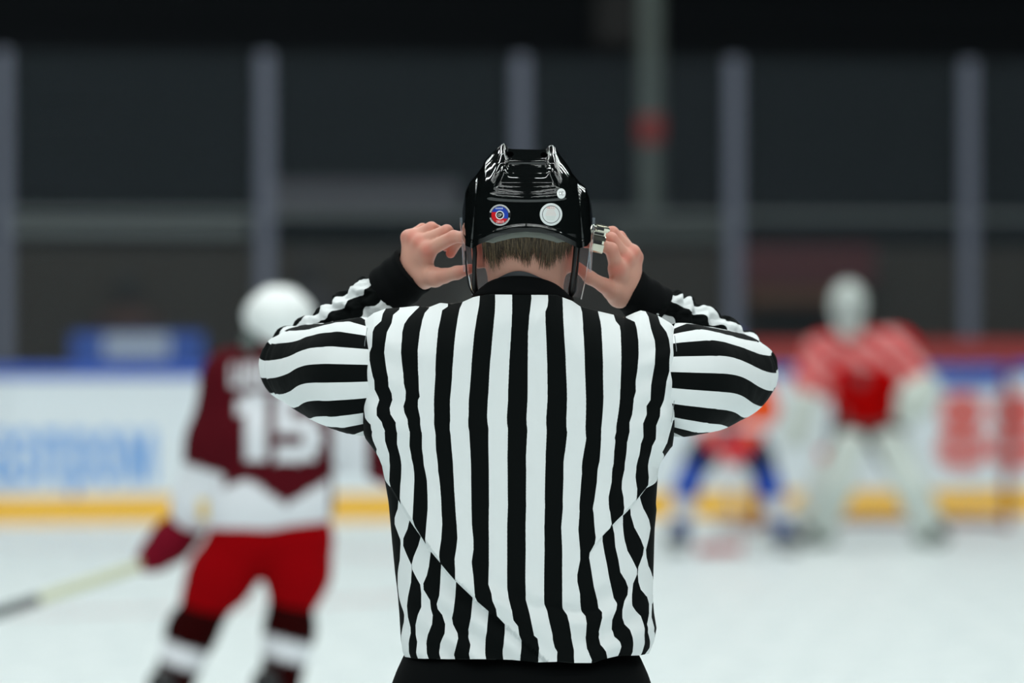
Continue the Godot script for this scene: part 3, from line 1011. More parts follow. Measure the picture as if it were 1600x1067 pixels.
	st.begin(Mesh.PRIMITIVE_TRIANGLES)
	st.set_smooth_group(-1)
	var w2 := 0.0115
	var cap := Geometry2D.triangulate_polygon(PackedVector2Array(prof))
	for e in [-1.0, 1.0]:
		for k in range(0, cap.size(), 3):
			var tri := [cap[k], cap[k + 1], cap[k + 2]]
			for q in tri:
				st.add_vertex(Vector3(e * w2, prof[q].x, prof[q].y))
	for k in prof.size():
		var p: Vector2 = prof[k]
		var q: Vector2 = prof[(k + 1) % prof.size()]
		for v in [Vector3(-w2, p.x, p.y), Vector3(-w2, q.x, q.y), Vector3(w2, p.x, p.y), Vector3(w2, p.x, p.y), Vector3(-w2, q.x, q.y), Vector3(w2, q.x, q.y)]:
			st.add_vertex(v)
	st.generate_normals()
	put(wh, "grip_body", st.commit(), M.chrome)
	put(wh, "mouthpiece", box_mesh(Vector3(0.026, 0.01, 0.03), 0.003), M.chrome, Vector3(0.001, 0.0195, 0.0))
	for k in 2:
		put(wh, "dark_reflection", box_mesh(Vector3(0.018, 0.0048, 0.0015)), M.black_plastic, Vector3(-0.001, 0.0095 - 0.0155 * k, 0.0015))  # black strips in the grooves, painted reflections of dark surroundings in the chrome
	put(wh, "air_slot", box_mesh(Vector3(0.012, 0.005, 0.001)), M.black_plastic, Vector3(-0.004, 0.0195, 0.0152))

func skate(parent: Node3D, foot: Vector3, turn: float, boot_m: Material) -> void:
	var s := sub(parent, "skate")
	s.position = foot
	s.rotation.y = turn
	put(s, "boot", blob_mesh([
		[Vector3(0, 0.11, 0.05), Vector3(0, 0.26, 0.055), 0.05, 0.056, 0.02],
		[Vector3(0, 0.115, 0.04), Vector3(0, 0.105, -0.15), 0.044, 0.038, 0.02],
	], 0.012), boot_m)
	put(s, "holder", box_mesh(Vector3(0.03, 0.05, 0.24), 0.012), M.holder, Vector3(0, 0.05, -0.04))
	put(s, "blade", box_mesh(Vector3(0.004, 0.03, 0.3), 0.001), M.steel, Vector3(0, 0.015, -0.04))

func hair_of(o: Node3D, hc: Vector3) -> void:
	var h := sub(o, "hair")
	put(h, "scalp_hair", blob_mesh([[hc + Vector3(0, 0.005, 0.004), Vector3(0.08, 0.091, 0.096), 0.01], [hc + Vector3(0, -0.03, 0.04), Vector3(0.069, 0.05, 0.053), 0.02]], 0.006), M.hair)
	var rng := RandomNumberGenerator.new()
	rng.seed = 7
	var tones := [Acc.new(), Acc.new()]
	for n in 1000:
		var x := rng.randf_range(752.0, 893.0)
		var u := (x - 822.0) / 70.0
		var tip: float = curve([[752, 408], [762, 420], [774, 412], [784, 402], [796, 399], [806, 408], [812, 396], [820, 416], [828, 414], [834, 398], [842, 408], [850, 416], [862, 417], [870, 408], [880, 404], [893, 398]], x) + rng.randf_range(-26, 7)
		var drift := rng.randf_range(-7, 7) + (8.0 if x < 815 else 3.0) * -signf(u) * 0.6
		var y0 := rng.randf_range(352, 372)
		var p := []
		for k in 5:
			var t := k / 4.0
			var xx := x + drift * t * t
			var yy := lerpf(y0, tip, t)
			var uu := clampf((xx - 822.0) / 72.0, -1, 1)
			var depth: float = curve([[350, 0.062], [375, 0.056], [395, 0.05], [420, 0.047]], yy)
			var z := -0.035 + (depth + 0.036) * sqrt(maxf(0.0, 1.0 - uu * uu * 0.93)) + 0.002 + rng.randf_range(0, 0.0025) * (1.0 - t)
			p.append(R(xx, yy, z))
		var r := rng.randf_range(0.0006, 0.0011)
		tube(tones[0 if rng.randf() < 0.65 else 1], p, [r, r, r * 0.9, r * 0.6, r * 0.15], 3)
	put(h, "locks", finish(tones[0]), M.hair)
	put(h, "locks", finish(tones[1]), mat(hexc(128, 108, 80), 0.55))

func jersey_of(o: Node3D) -> void:
	var j := sub(o, "striped_jersey")
	var back := put(j, "back_panel", torso_panel(false), cloth_of(back_print()))
	back.set_meta("label", "white back panel with black vertical stripes")
	put(j, "front_panel", torso_panel(true), cloth_of(bands(2, 0.0)))
	var paths := [
		[[612, 588, 0.0, 0.07], [567, 588, 0.0, 0.107], [525, 584, -0.085, 0.096], [480, 574, -0.175, 0.078], [461, 569, -0.225, 0.064], [472, 552, -0.245, 0.056], [500, 535, -0.24, 0.052], [556, 494, -0.215, 0.05], [606, 455, -0.19, 0.045], [622, 441, -0.182, 0.041]],
		[[1016, 592, 0.0, 0.07], [1062, 594, 0.0, 0.103], [1105, 592, -0.085, 0.095], [1146, 586, -0.175, 0.079], [1160, 579, -0.225, 0.063], [1147, 558, -0.245, 0.055], [1120, 538, -0.24, 0.05], [1068, 506, -0.215, 0.047], [1024, 482, -0.19, 0.042], [1008, 471, -0.182, 0.037]],
	]
	var mats := [cloth_of(bands(2, 1.14)), cloth_of(bands(2, 1.14))]
	for k in 2:
		var s := -1.0 if k == 0 else 1.0
		put(j, "sleeve", sleeve_mesh(paths[k], s), mats[k])
	# knitted cuffs
	var cuffs := [
		[[604, 457, -0.191], [618, 445, -0.184], [634, 432, -0.175], [647, 420, -0.166]],
		[[1026, 483, -0.191], [1012, 474, -0.184], [996, 462, -0.175], [981, 450, -0.166]],
	]
	for k in 2:
		var a := Acc.new()
		var p := []
		for q in cuffs[k]:
			p.append(R(q[0], q[1], q[2]))
		var rr: Array = [[0.047, 0.0475, 0.0465, 0.0465], [0.0435, 0.043, 0.041, 0.0395]][k]
		var axis := Vector3.UP
		for n in 25:
			var t := n / 24.0 * 3.0
			var i0 := mini(int(t), 2)
			var c: Vector3 = p[i0].lerp(p[i0 + 1], t - i0)
			var r: float = lerpf(rr[i0], rr[i0 + 1], t - i0)
			var dir: Vector3 = (p[3] - p[0]).normalized()
			axis = (axis - dir * axis.dot(dir)).normalized()
			var w := axis.cross(dir)
			if n == 24:
				r *= 0.8
			for s in 61:
				var g := TAU * s / 60
				var rib := 0.0005 * (1.0 if s % 2 == 0 else -1.0) + 0.0012 * sin(t * 5.0 + 2.0 * sin(g))
				a.v.append(c + (axis * cos(g) + w * sin(g)) * (r + rib))
		for n in 24:
			for s in 60:
				var q := n * 61 + s
				a.i.append_array([q, q + 61, q + 1, q + 1, q + 61, q + 62])
		put(j, "cuff", finish(a), M.knit)
	# folded collar
	for layer in 2:
		var a := Acc.new()
		for s in 73:
			var g := deg_to_rad(-140.0 + 280.0 * s / 72)
			var c := cos(g)
			var yb := 462.0 + 6.0 * (1.0 - c) + 3.0 * sin(g)
			var yt := 431.0 + 27.0 * (1.0 - c) + 3.0 * sin(g)
			var prof := [[yb - 4, 0.083], [yb, 0.09], [yb - 3, 0.093], [lerpf(yb, yt, 0.35), 0.09], [lerpf(yb, yt, 0.8), 0.082], [yt, 0.076], [yt + 1, 0.071], [lerpf(yt, yb, 0.6), 0.074]]
			if layer == 1:
				var rise := 7.0 * bump(g + 0.12, 0.5)
				prof = [[yt + 10, 0.071], [yt - rise, 0.068], [yt - rise - 0.5, 0.066], [yt + 10, 0.064]]
			for q in prof:
				var rr: float = q[1]
				a.v.append(R(817.0 + sin(g) * rr * 870.0 * 0.99, q[0], -0.012 + c * rr * (0.95 if c > 0 else 1.1)))
		var np := 8 if layer == 0 else 4
		for s in 72:
			for k in np - 1:
				var q := s * np + k
				a.i.append_array([q, q + np, q + 1, q + 1, q + np, q + np + 1])
		put(j, "collar" if layer == 0 else "neck_tape", finish(a), M.knit if layer == 0 else mat(hexc(44, 50, 56), 0.6))
	# seam stitching beside the armholes
	var seam_m := mat(hexc(150, 156, 158), 0.8)
	for s in [[[570, 512], [566, 535], [564, 560], [562.5, 590], [564, 620], [567, 645]], [[1058, 524], [1061, 545], [1061.5, 580], [1059, 610], [1056, 640], [1053, 660]]]:
		var p := []
		for q in s:
			var inn := 4.0 if q[0] < 815 else -4.0
			var u: float = clampf((q[0] + inn - 813.0) / 249.0, -1, 1)
			p.append(R(q[0] + inn, q[1], 0.128 * (1.0 - absf(u) ** 5.0) ** 0.2 + 0.002))
		put(j, "seam", tube_mesh(p, 0.0005, 4), seam_m)

const H_TOP := [[722, 332], [724, 318], [727, 300], [733, 286], [741, 277], [752, 262], [758, 250], [770, 238], [782, 227], [787, 224], [791, 226], [794, 232], [800, 233], [846, 234], [853, 233], [857, 228], [862, 226], [867, 229], [876, 243], [890, 262], [895, 271], [906, 285], [915, 292], [921, 308], [924, 322], [926, 338]]
const H_LOW := [[722, 372], [728, 384], [738, 388], [748, 382], [760, 377], [775, 370], [800, 364], [822, 362], [845, 364], [865, 369], [880, 376], [892, 382], [905, 388], [918, 384], [926, 372]]
const H_DEEP := [[224, 0.02], [240, 0.075], [255, 0.103], [270, 0.119], [285, 0.129], [300, 0.135], [320, 0.1385], [340, 0.1405], [355, 0.141], [365, 0.1405], [390, 0.137]]

func shell_z(x: float, y: float) -> float:
	# how far the helmet's back stands out at that place
	var top := curve(H_TOP, x)
	var half := 101.0
	var s := clampf((x - 824.0) / (half + 1.5), -1.0, 1.0)
	var z := curve(H_DEEP, y) * (1.0 - absf(s) ** 2.5) ** (1.0 / 2.5)
	var rise := clampf((y - top) / 46.0, 0.0, 1.0)
	z *= sqrt(1.0 - (1.0 - rise) * (1.0 - rise))
	var m := x - 823.0
	# sunk channel between the two crests, sunk panel below it and the ledge that ends it
	var chan := smoothstep(36.0, 30.0, absf(m)) * smoothstep(264.0, 250.0, y)
	# the channel's floor slopes up and away over the crown
	z = lerpf(z, curve([[228, 0.058], [236, 0.07], [244, 0.082], [254, 0.1], [266, 0.114]], y) * (1.0 - absf(s) ** 2.5) ** 0.4, chan)
	var wide := lerpf(32.0, 50.0, clampf((y - 255.0) / 40.0, 0.0, 1.0))
	var sunk := smoothstep(wide + 5.0, wide - 4.0, absf(m)) * smoothstep(244.0, 258.0, y) * smoothstep(299.0, 292.0, y + 0.0012 * m * m)
	z -= 0.007 * sunk
	var step := smoothstep(303.0, 307.5, y + 0.001 * m * m) * smoothstep(66.0, 54.0, absf(m))
	z += 0.003 * step - 0.003 * smoothstep(312.0, 316.0, y + 0.001 * m * m) * smoothstep(66.0, 54.0, absf(m))
	# crests
	for e in [[787.0, 766.0], [862.0, 880.0]]:
		var cx: float = lerpf(e[0], e[1], clampf((y - 226.0) / 74.0, 0.0, 1.0))
		z += 0.005 * bump(x - cx, 8.0) * smoothstep(312.0, 285.0, y)
	# joints of the side pieces
	z -= 0.004 * (bump(x - 745.0 + (y - 300.0) * 0.08, 2.2) + bump(x - 903.0 - (y - 300.0) * 0.08, 2.2)) * smoothstep(270.0, 284.0, y)
	# lip along the lower edge
	z += 0.0025 * smoothstep(9.0, 5.0, absf(curve(H_LOW, x) - 4.0 - y))
	return -0.03 + z

func helmet_of(o: Node3D) -> void:
	var h := sub(o, "helmet")
	var nc := 220
	var nr := 170
	for front in [false, true]:
		var a := Acc.new()
		for j in nr + 1:
			var t := float(j) / nr
			t = lerpf(t, t * t, 0.5)
			for k in nc + 1:
				var u := -1.0 + 2.0 * k / nc
				var s := lerpf(u, sin(u * PI / 2), 0.6)
				var x := 824.0 + s * 101.8
				var top := curve(H_TOP, x)
				var low := curve(H_LOW, x)
				if front:
					low = lerpf(336.0, low, smoothstep(0.75, 0.95, absf(s)))
				var y := lerpf(top, maxf(low, top + 4.0), t)
				if front:
					var ss := clampf((x - 824.0) / 102.5, -1.0, 1.0)
					var rise := clampf((y - top) / 70.0, 0.0, 1.0)
					var z := 0.155 * (1.0 - absf(ss) ** 2.3) ** (1.0 / 2.3) * sqrt(1.0 - (1.0 - rise) * (1.0 - rise))
					a.v.append(R(x, y, -0.03) + Vector3(0, 0, -z))
				else:
					a.v.append(R(x, y, shell_z(x, y)))
		for j in nr:
			for k in nc:
				var n := j * (nc + 1) + k
				if front:
					a.i.append_array([n, n + 1, n + nc + 1, n + 1, n + nc + 2, n + nc + 1])
				else:
					a.i.append_array([n, n + nc + 1, n + 1, n + 1, n + nc + 1, n + nc + 2])
		put(h, "front_shell" if front else "rear_shell", finish(a), M.gloss_black)
	# vents at the feet of the crests
	for e in [[797.0, 241.0, 5.5], [850.0, 242.0, 5.5]]:
		put(h, "vent", disc(e[0], e[1], e[2], 0.0012, 0.75), mat(hexc(2, 2, 2), 1.0, 0.0, 0.0))
	# grey padding that shows under the rim
	var a := Acc.new()
	for k in 61:
		var x := 758.0 + 125.0 * k / 60
		var low := curve(H_LOW, x)
		var z := shell_z(x, low - 5.0) - 0.006
		var thick := 7.5 * smoothstep(0.0, 0.12, k / 60.0) * smoothstep(1.0, 0.88, k / 60.0) + 1.0
		a.v.append_array([R(x, low - 3.0, z), R(x, low + thick * 0.8, z - 0.002), R(x, low + thick, z - 0.006), R(x, low + thick - 1.0, z - 0.022)])
	for k in 60:
		for s in 3:
			var q := k * 4 + s
			a.i.append_array([q, q + 1, q + 4, q + 4, q + 1, q + 5])
	put(h, "padding", finish(a), M.foam)
	# stickers
	var st := put(h, "sticker", disc(781.0, 336.0, 17.0, 0.0007), print_of(0))
	st.set_meta("label", "round red and blue certification sticker")
	st = put(h, "sticker", disc(861.0, 335.0, 17.6, 0.0007), print_of(1))
	st.set_meta("label", "round silver certification sticker")
	st = put(h, "sticker", disc(877.0, 302.5, 6.8, 0.0007, 1.18), print_of(2))
	st.set_meta("label", "small white oval sticker with CE mark")
	# clear visor round the face, ear guards, straps
	a = Acc.new()
	var nv := 60
	for k in nv + 1:
		var g := deg_to_rad(-102.0 + 204.0 * k / nv)
		for j in 9:
			var t := j / 8.0
			var y := lerpf(332.0, 458.0 - 10.0 * cos(g * 2.0), t)
			var r := lerpf(0.117, 0.098, t * t)
			a.v.append(R(824, y, -0.05) + Vector3(sin(g) * r, 0, -cos(g) * (r + 0.035)))
	for k in nv:
		for j in 8:
			var q := k * 9 + j
			a.i.append_array([q, q + 1, q + 9, q + 9, q + 1, q + 10])
	put(h, "visor", finish(a), M.clear)
	for s in [-1.0, 1.0]:
		var e := Acc.new()
		for j in 13:
			var t := j / 12.0
			for k in 9:
				var u := k / 8.0
				var w := sin(PI * clampf(0.1 + t * 0.85, 0, 1)) * 0.032
				var p := R(824.0 + s * (101.0 - 6.0 * t), lerpf(340.0, 425.0, t), -0.045 + (u - 0.5) * 2.0 * w)
				p.x += s * 0.006 * sin(PI * u)
				e.v.append(p)
		for j in 12:
			for k in 8:
				var q := j * 9 + k
				e.i.append_array([q, q + 1, q + 9, q + 9, q + 1, q + 10] if s > 0 else [q, q + 9, q + 1, q + 9, q + 10, q + 1])
		put(h, "ear_guard", finish(e), M.clear)
	var straps := [
		[[740, 372, 0.01, 0.0045], [742, 395, 0.012, 0.0042], [741, 425, 0.01, 0.004], [742, 450, 0.004, 0.0055], [744, 458, -0.002, 0.0055], [752, 468, -0.04, 0.004], [790, 472, -0.11, 0.003]],
		[[727, 392, 0.0, 0.0016], [729, 425, 0.004, 0.0016], [733, 448, 0.006, 0.0016], [740, 461, 0.006, 0.0018], [746, 458, 0.002, 0.0018]],
		[[902, 370, 0.01, 0.0045], [900, 385, 0.012, 0.0042], [896, 425, 0.01, 0.004], [892, 452, 0.004, 0.005], [893, 462, -0.002, 0.0055], [884, 470, -0.04, 0.004], [850, 472, -0.11, 0.003]],
		[[906, 378, 0.0, 0.002], [903, 410, 0.004, 0.002], [900, 440, 0.006, 0.002], [899, 455, 0.006, 0.0022], [893, 464, 0.002, 0.0022]],
	]
	for s in straps:
		var e := Acc.new()
		var p := []
		var rr := []
		for q in s:
			p.append(R(q[0], q[1], q[2]))
			rr.append(q[3])
		tube(e, p, rr, 8)
		put(h, "strap", finish(e), M.black_plastic)

func disc(cx: float, cy: float, r: float, lift: float, tall := 1.0) -> ArrayMesh:
	# a thin round piece lying on the helmet's back
	var a := Acc.new()
	var rings := 10
	var segs := 40
	for j in rings + 1:
		for k in segs + 1:
			var g := TAU * k / segs
			var q := Vector2(cos(g), sin(g)) * j / rings
			var x := cx + q.x * r
			var y := cy + q.y * r * tall
			a.v.append(R(x, y, shell_z(x, y) + (lift if j < rings else 0.0)))
			a.uv.append(q * 0.5 + Vector2(0.5, 0.5))
	for j in rings:
		for k in segs:
			var n := j * (segs + 1) + k
			a.i.append_array([n, n + 1, n + segs + 1, n + 1, n + segs + 2, n + segs + 1])
	return finish(a)

const GLYPH := {"H": "10001100011000111111100011000110001", "E": "11111100001000011110100001000011111", "C": "01110100011000010000100001000101110", "S": "01111100001000001110000010000111110", "P": "11110100011000111110100001000010000", "2": "01110100010000100010001000100011111", "0": "01110100011001110101110011000101110", "1": "00100011000010000100001000010001110", "8": "01110100011000101110100011000101110"}

func word(im: Image, text: String, x: int, y: int, s: int, c: Color) -> void:
	for n in text.length():
		var g: String = GLYPH[text[n]]
		for k in 35:
			if g[k] == "1":
				im.fill_rect(Rect2i(x + (n * 6 + k % 5) * s, y + (k / 5) * s, s, s), c)

func print_of(kind: int) -> StandardMaterial3D:
	var n := 256
	var im := Image.create(n, n, false, Image.FORMAT_RGB8)
	var white := hexc(235, 236, 236)
	for y in n:
		for x in n:
			var p := Vector2(x - 127.5, y - 127.5) / 127.5
			var r := p.length()
			var g := p.angle()
			var c := white
			if kind == 0:
				c = hexc(12, 12, 14)
				if r > 0.82 and r < 0.98:
					# ring of small white letters, broken at both sides
					var side := absf(absf(g) - PI / 2.0)
					if side < 1.3 and fposmod(g * 17.0, 1.0) < 0.68 and (fposmod(g * 34.0, 1.0) < 0.75 or r > 0.9):
						c = white
				elif r < 0.78:
					c = hexc(205, 26, 34) if p.y > 0.28 + 0.1 * p.x or (p.x < -0.12 and p.y > -0.28) else hexc(30, 64, 170)
					if r < 0.4:
						c = white
					if r < 0.31:
						c = hexc(14, 18, 20)
			elif kind == 1:
				c = hexc(222, 226, 226)
				if r > 0.74 and r < 0.79:
					c = hexc(40, 44, 46)
			else:
				c = hexc(238, 240, 240)
			im.set_pixel(x, y, c)
	if kind == 0:
		word(im, "2018", 84, 192, 4, white)
		word(im, "C", 104, 112, 5, white)
		word(im, "P", 128, 112, 5, white)
		for k in 5:
			im.fill_rect(Rect2i(78 + k * 18, 42, 13, 16), hexc(200, 206, 226))
	elif kind == 1:
		word(im, "HECC", 82, 38, 4, hexc(214, 120, 104))
		for row in 7:
			for k in 9 - absi(row - 3):
				im.fill_rect(Rect2i(64 + absi(row - 3) * 7 + k * 14, 82 + row * 17, 10, 5), hexc(214, 170, 156) if row < 4 else hexc(176, 190, 176))
	else:
		word(im, "CE", 60, 80, 12, hexc(60, 64, 66))
	var m := mat(Color.WHITE, 0.3)
	m.albedo_texture = ImageTexture.create_from_image(im)
	return m

# ------------------------------------------------------------------ the players
var far := 20.0
func Q(px: float, py: float, z := 0.0) -> Vector3:
	return at(px, py, far - z) - base_at

func QQ(list: Array) -> Array:
	var out := []
	for q in list:
		out.append(Q(q[0], q[1], q[2] if q.size() > 2 else 0.0))
	return out

func head_bones(c: Vector3, ahead: Vector3) -> Array:
	# a head with nose, brow, mouth, chin and ears that looks ahead
	var s := ahead.cross(Vector3.UP).normalized()
	return [
		[c, Vector3(0.08, 0.11, 0.09), 0.02],
		[c + Vector3(0, -0.07, 0) + ahead * 0.035, Vector3(0.06, 0.06, 0.058), 0.03],
		[c + ahead * 0.095 + Vector3(0, -0.04, 0), c + ahead * 0.09 + Vector3(0, -0.01, 0), 0.014, 0.008, 0.012],
		[c + ahead * 0.085 - s * 0.02 + Vector3(0, -0.078, 0), c + ahead * 0.085 + s * 0.02 + Vector3(0, -0.078, 0), 0.008, 0.008, 0.008],
		[c + ahead * 0.08 - s * 0.035 + Vector3(0, 0.02, 0), c + ahead * 0.08 + s * 0.035 + Vector3(0, 0.02, 0), 0.01, 0.01, 0.012],
		[c + s * 0.082 + Vector3(0, -0.015, 0), Vector3(0.016, 0.03, 0.02), 0.008],
		[c - s * 0.082 + Vector3(0, -0.015, 0), Vector3(0.016, 0.03, 0.02), 0.008],
	]

func players() -> void:
	maroon_player()
	goaltender()
	crouching_player()

func maroon_player() -> void:
	far = F / 430.0
	base_at = Vector3((420.0 - 800.0) / F * far, 0, -far)
	var o := thing("person", "hockey player in maroon jersey number 15 and red pants skating away with a stick", "person", base_at)
	var hd := Q(436, 513)
	var ahead := Vector3(0.35, -0.1, -0.93).normalized()
	var body := Acc.new()
	blob(body, head_bones(hd, ahead) + [[hd + Vector3(0, -0.08, 0), Q(432, 560), 0.062, 0.07, 0.03]], 0.009, skin_tint([]))
	var b := []
	b.append_array(chain(QQ([[430, 575], [415, 700], [410, 830]]), [0.1, 0.1, 0.09], 0.05))
	b.append_array(chain(QQ([[360, 590], [330, 690], [290, 815, -0.1], [258, 858, -0.12]]), [0.06, 0.045, 0.032, 0.03], 0.02))
	b.append_array(chain(QQ([[495, 590], [535, 690, -0.15], [600, 730, -0.35]]), [0.06, 0.045, 0.032], 0.02))
	b.append_array(chain(QQ([[378, 850], [322, 942], [303, 985], [252, 1120, 0.08]]), [0.09, 0.055, 0.06, 0.04], 0.03))
	b.append_array(chain(QQ([[466, 850], [456, 945], [452, 985], [424, 1125, 0.02]]), [0.09, 0.055, 0.06, 0.04], 0.03))
	blob(body, b, 0.016, skin_tint([]))
	put(o, "body", finish(body), M.skin)
	# jersey with white hem, cuffs and number
	var maroon := lin(78, 14, 24)
	var pale := lin(222, 224, 230)
	var gold := lin(228, 196, 120)
	var dye := func(p: Vector3) -> Color:
		# metres from the player's feet
		var x := p.x
		var y := p.y
		if x < -0.158 and y < 1.132:
			if (1.132 - y) + (-0.186 - x) * 0.3 > 0.112:
				return gold if absf(x - -0.237) < 0.021 and absf(y - 0.887) < 0.042 else pale
			return maroon
		if x > 0.221 and y < 1.248:
			return pale if x < 0.353 and x > 0.237 else maroon
		if y < curve([[-0.209, 0.911], [-0.163, 0.964], [-0.07, 1.001], [0.07, 0.906], [0.233, 1.004]], x):
			return pale
		if p.z > 0.0:
			if y < 1.313 and y > 1.062:
				if (x > -0.081 and x < -0.002) or (x > -0.114 and x < -0.07 and y > 1.236 and y < 1.29):
					return pale
				if x > 0.028 and x < 0.198:
					if y > 1.262 or (y > 1.183 and x < 0.081) or (y < 1.22 and y > 1.164 and x < 0.174) or (y < 1.183 and y > 1.108 and x > 0.135) or (y < 1.125 and x < 0.179):
						return pale
			if y < 1.42 and y > 1.332 and x > -0.135 and x < 0.14:
				var letter := fposmod(x - -0.135, 0.058)
				if letter < 0.016 or (letter > 0.032 and letter < 0.046) or (y < 1.355 and letter < 0.046):
					return pale
		return maroon
	var jb := [
		[Q(365, 590), Q(490, 588), 0.11, 0.11, 0.08],
		[Q(385, 680), Q(470, 680), 0.155, 0.155, 0.08],
		[Q(392, 775), Q(455, 770), 0.15, 0.15, 0.08],
		[Q(378, 806), Q(462, 790), 0.125, 0.125, 0.06],
		[Q(432, 558), Q(428, 590), 0.085, 0.13, 0.06],
	]
	jb.append_array(chain(QQ([[358, 600], [332, 690, 0.0], [308, 780, -0.06], [300, 800, -0.07]]), [0.1, 0.09, 0.082, 0.075], 0.05))
	jb.append_array(chain(QQ([[500, 600], [535, 695, -0.14], [588, 715, -0.3]]), [0.1, 0.09, 0.075], 0.05))
	put(o, "jersey", blob_mesh(jb, 0.011, dye), M.cloth)
	var red := mat(hexc(138, 2, 8), 0.95, 0.0, 0.15)
	put(o, "pants", blob_mesh([[Q(385, 832), Q(462, 830), 0.12, 0.12, 0.05]] + chain(QQ([[378, 850], [345, 900], [322, 938]]), [0.125, 0.115, 0.095], 0.05) + chain(QQ([[468, 850], [466, 895], [458, 935]]), [0.12, 0.11, 0.09], 0.05), 0.014), red)
	var dark := lin(42, 4, 10)
	for s in [[[325, 945], [300, 985], [262, 1090, 0.06], [250, 1125, 0.08], 0.36, 0.35, -0.326], [[455, 945], [452, 985], [434, 1090, 0.02], [424, 1128, 0.02], 0.383, 0.25, 0.047]]:
		var sock := func(p: Vector3) -> Color:
			return pale if absf(p.y - s[4] + (p.x - s[6]) * s[5]) < 0.04 else dark
		put(o, "sock", blob_mesh(chain(QQ([s[0], s[1], s[2], s[3]]), [0.085, 0.09, 0.07, 0.06], 0.03), 0.01, sock), M.cloth)
	var q := Q(248, 1177, 0.08)
	skate(o, Vector3(q.x, 0, q.z), 0.3, M.skate)
	q = Q(420, 1177, 0.02)
	skate(o, Vector3(q.x, 0, q.z), -0.1, M.skate)
	var hel := sub(o, "helmet")
	put(hel, "shell", blob_mesh([[hd + Vector3(0, 0.045, 0), Vector3(0.13, 0.1, 0.145), 0.03], [hd + Vector3(-0.02, 0.1, 0.02), hd + Vector3(0.03, 0.1, -0.08), 0.05, 0.05, 0.03], [hd + Vector3(0.03, -0.02, 0.03), Vector3(0.09, 0.06, 0.09), 0.03]], 0.011), mat(hexc(232, 236, 236), 0.3))
	put(hel, "ear_piece", blob_mesh([[hd + Vector3(-0.1, -0.055, 0.03), Vector3(0.035, 0.055, 0.06), 0.01]], 0.01), mat(hexc(90, 100, 98), 0.5))
	# gloves
	var glove := mat(hexc(112, 12, 32), 0.85, 0.0, 0.2)
	put(o, "glove", blob_mesh(chain(QQ([[290, 825, -0.1], [268, 845, -0.11], [245, 866, -0.12]]), [0.07, 0.075, 0.065], 0.03) + chain(QQ([[255, 858, -0.1], [240, 880, -0.08], [232, 880, -0.06]]), [0.04, 0.032, 0.026], 0.012) + chain(QQ([[246, 850, -0.13], [226, 872, -0.12], [228, 884, -0.09]]), [0.035, 0.03, 0.025], 0.01), 0.01), glove)
	put(o, "glove", blob_mesh(chain(QQ([[592, 722, -0.32], [615, 735, -0.38]]), [0.07, 0.065], 0.03) + chain(QQ([[612, 730, -0.38], [628, 745, -0.4]]), [0.035, 0.028], 0.01), 0.012), glove)
	# stick
	var st := thing("hockey_stick", "pale hockey stick held low in the glove of the maroon player", "hockey stick", base_at)
	var e0 := Q(252, 873, -0.1)
	var e1 := Q(-170, 1012, 0.1)
	var dir := (e1 - e0).normalized()
	put(st, "shaft", stick_mesh(e0 - dir * 0.09, e1, 0.04, 0.026), mat(hexc(206, 208, 176), 0.5))
	put(st, "grip_tape", stick_mesh(e0 + dir * 0.47, e0 + dir * 0.66, 0.042, 0.028), mat(hexc(96, 100, 100), 0.8))
	put(st, "blade", stick_mesh(e1, e1 + Vector3(-0.26, -0.02, -0.12), 0.03, 0.008, 0.06), mat(hexc(40, 42, 44), 0.7))

func stick_mesh(a: Vector3, b: Vector3, w: float, t: float, tall := -1.0) -> ArrayMesh:
	# a flat bar from a to b with a bevelled section
	var acc := Acc.new()
	var d := (b - a).normalized()
	var s := d.cross(Vector3.UP).normalized()
	var u := s.cross(d)
	var hw := (tall if tall > 0 else w) * 0.5
	var ht := t * 0.5
	var ring := []
	for q in [[-1, -0.6], [-0.6, -1], [0.6, -1], [1, -0.6], [1, 0.6], [0.6, 1], [-0.6, 1], [-1, 0.6]]:
		ring.append(s * q[0] * ht + u * q[1] * hw)
	for e in [a, b]:
		for r in ring:
			acc.v.append(e + r)
	for k in 8:
		var n := (k + 1) % 8
		acc.i.append_array([k, n, k + 8, n, n + 8, k + 8])
	for k in range(1, 7):
		acc.i.append_array([0, k + 1, k, 8, 8 + k, 9 + k])
	return finish(acc)

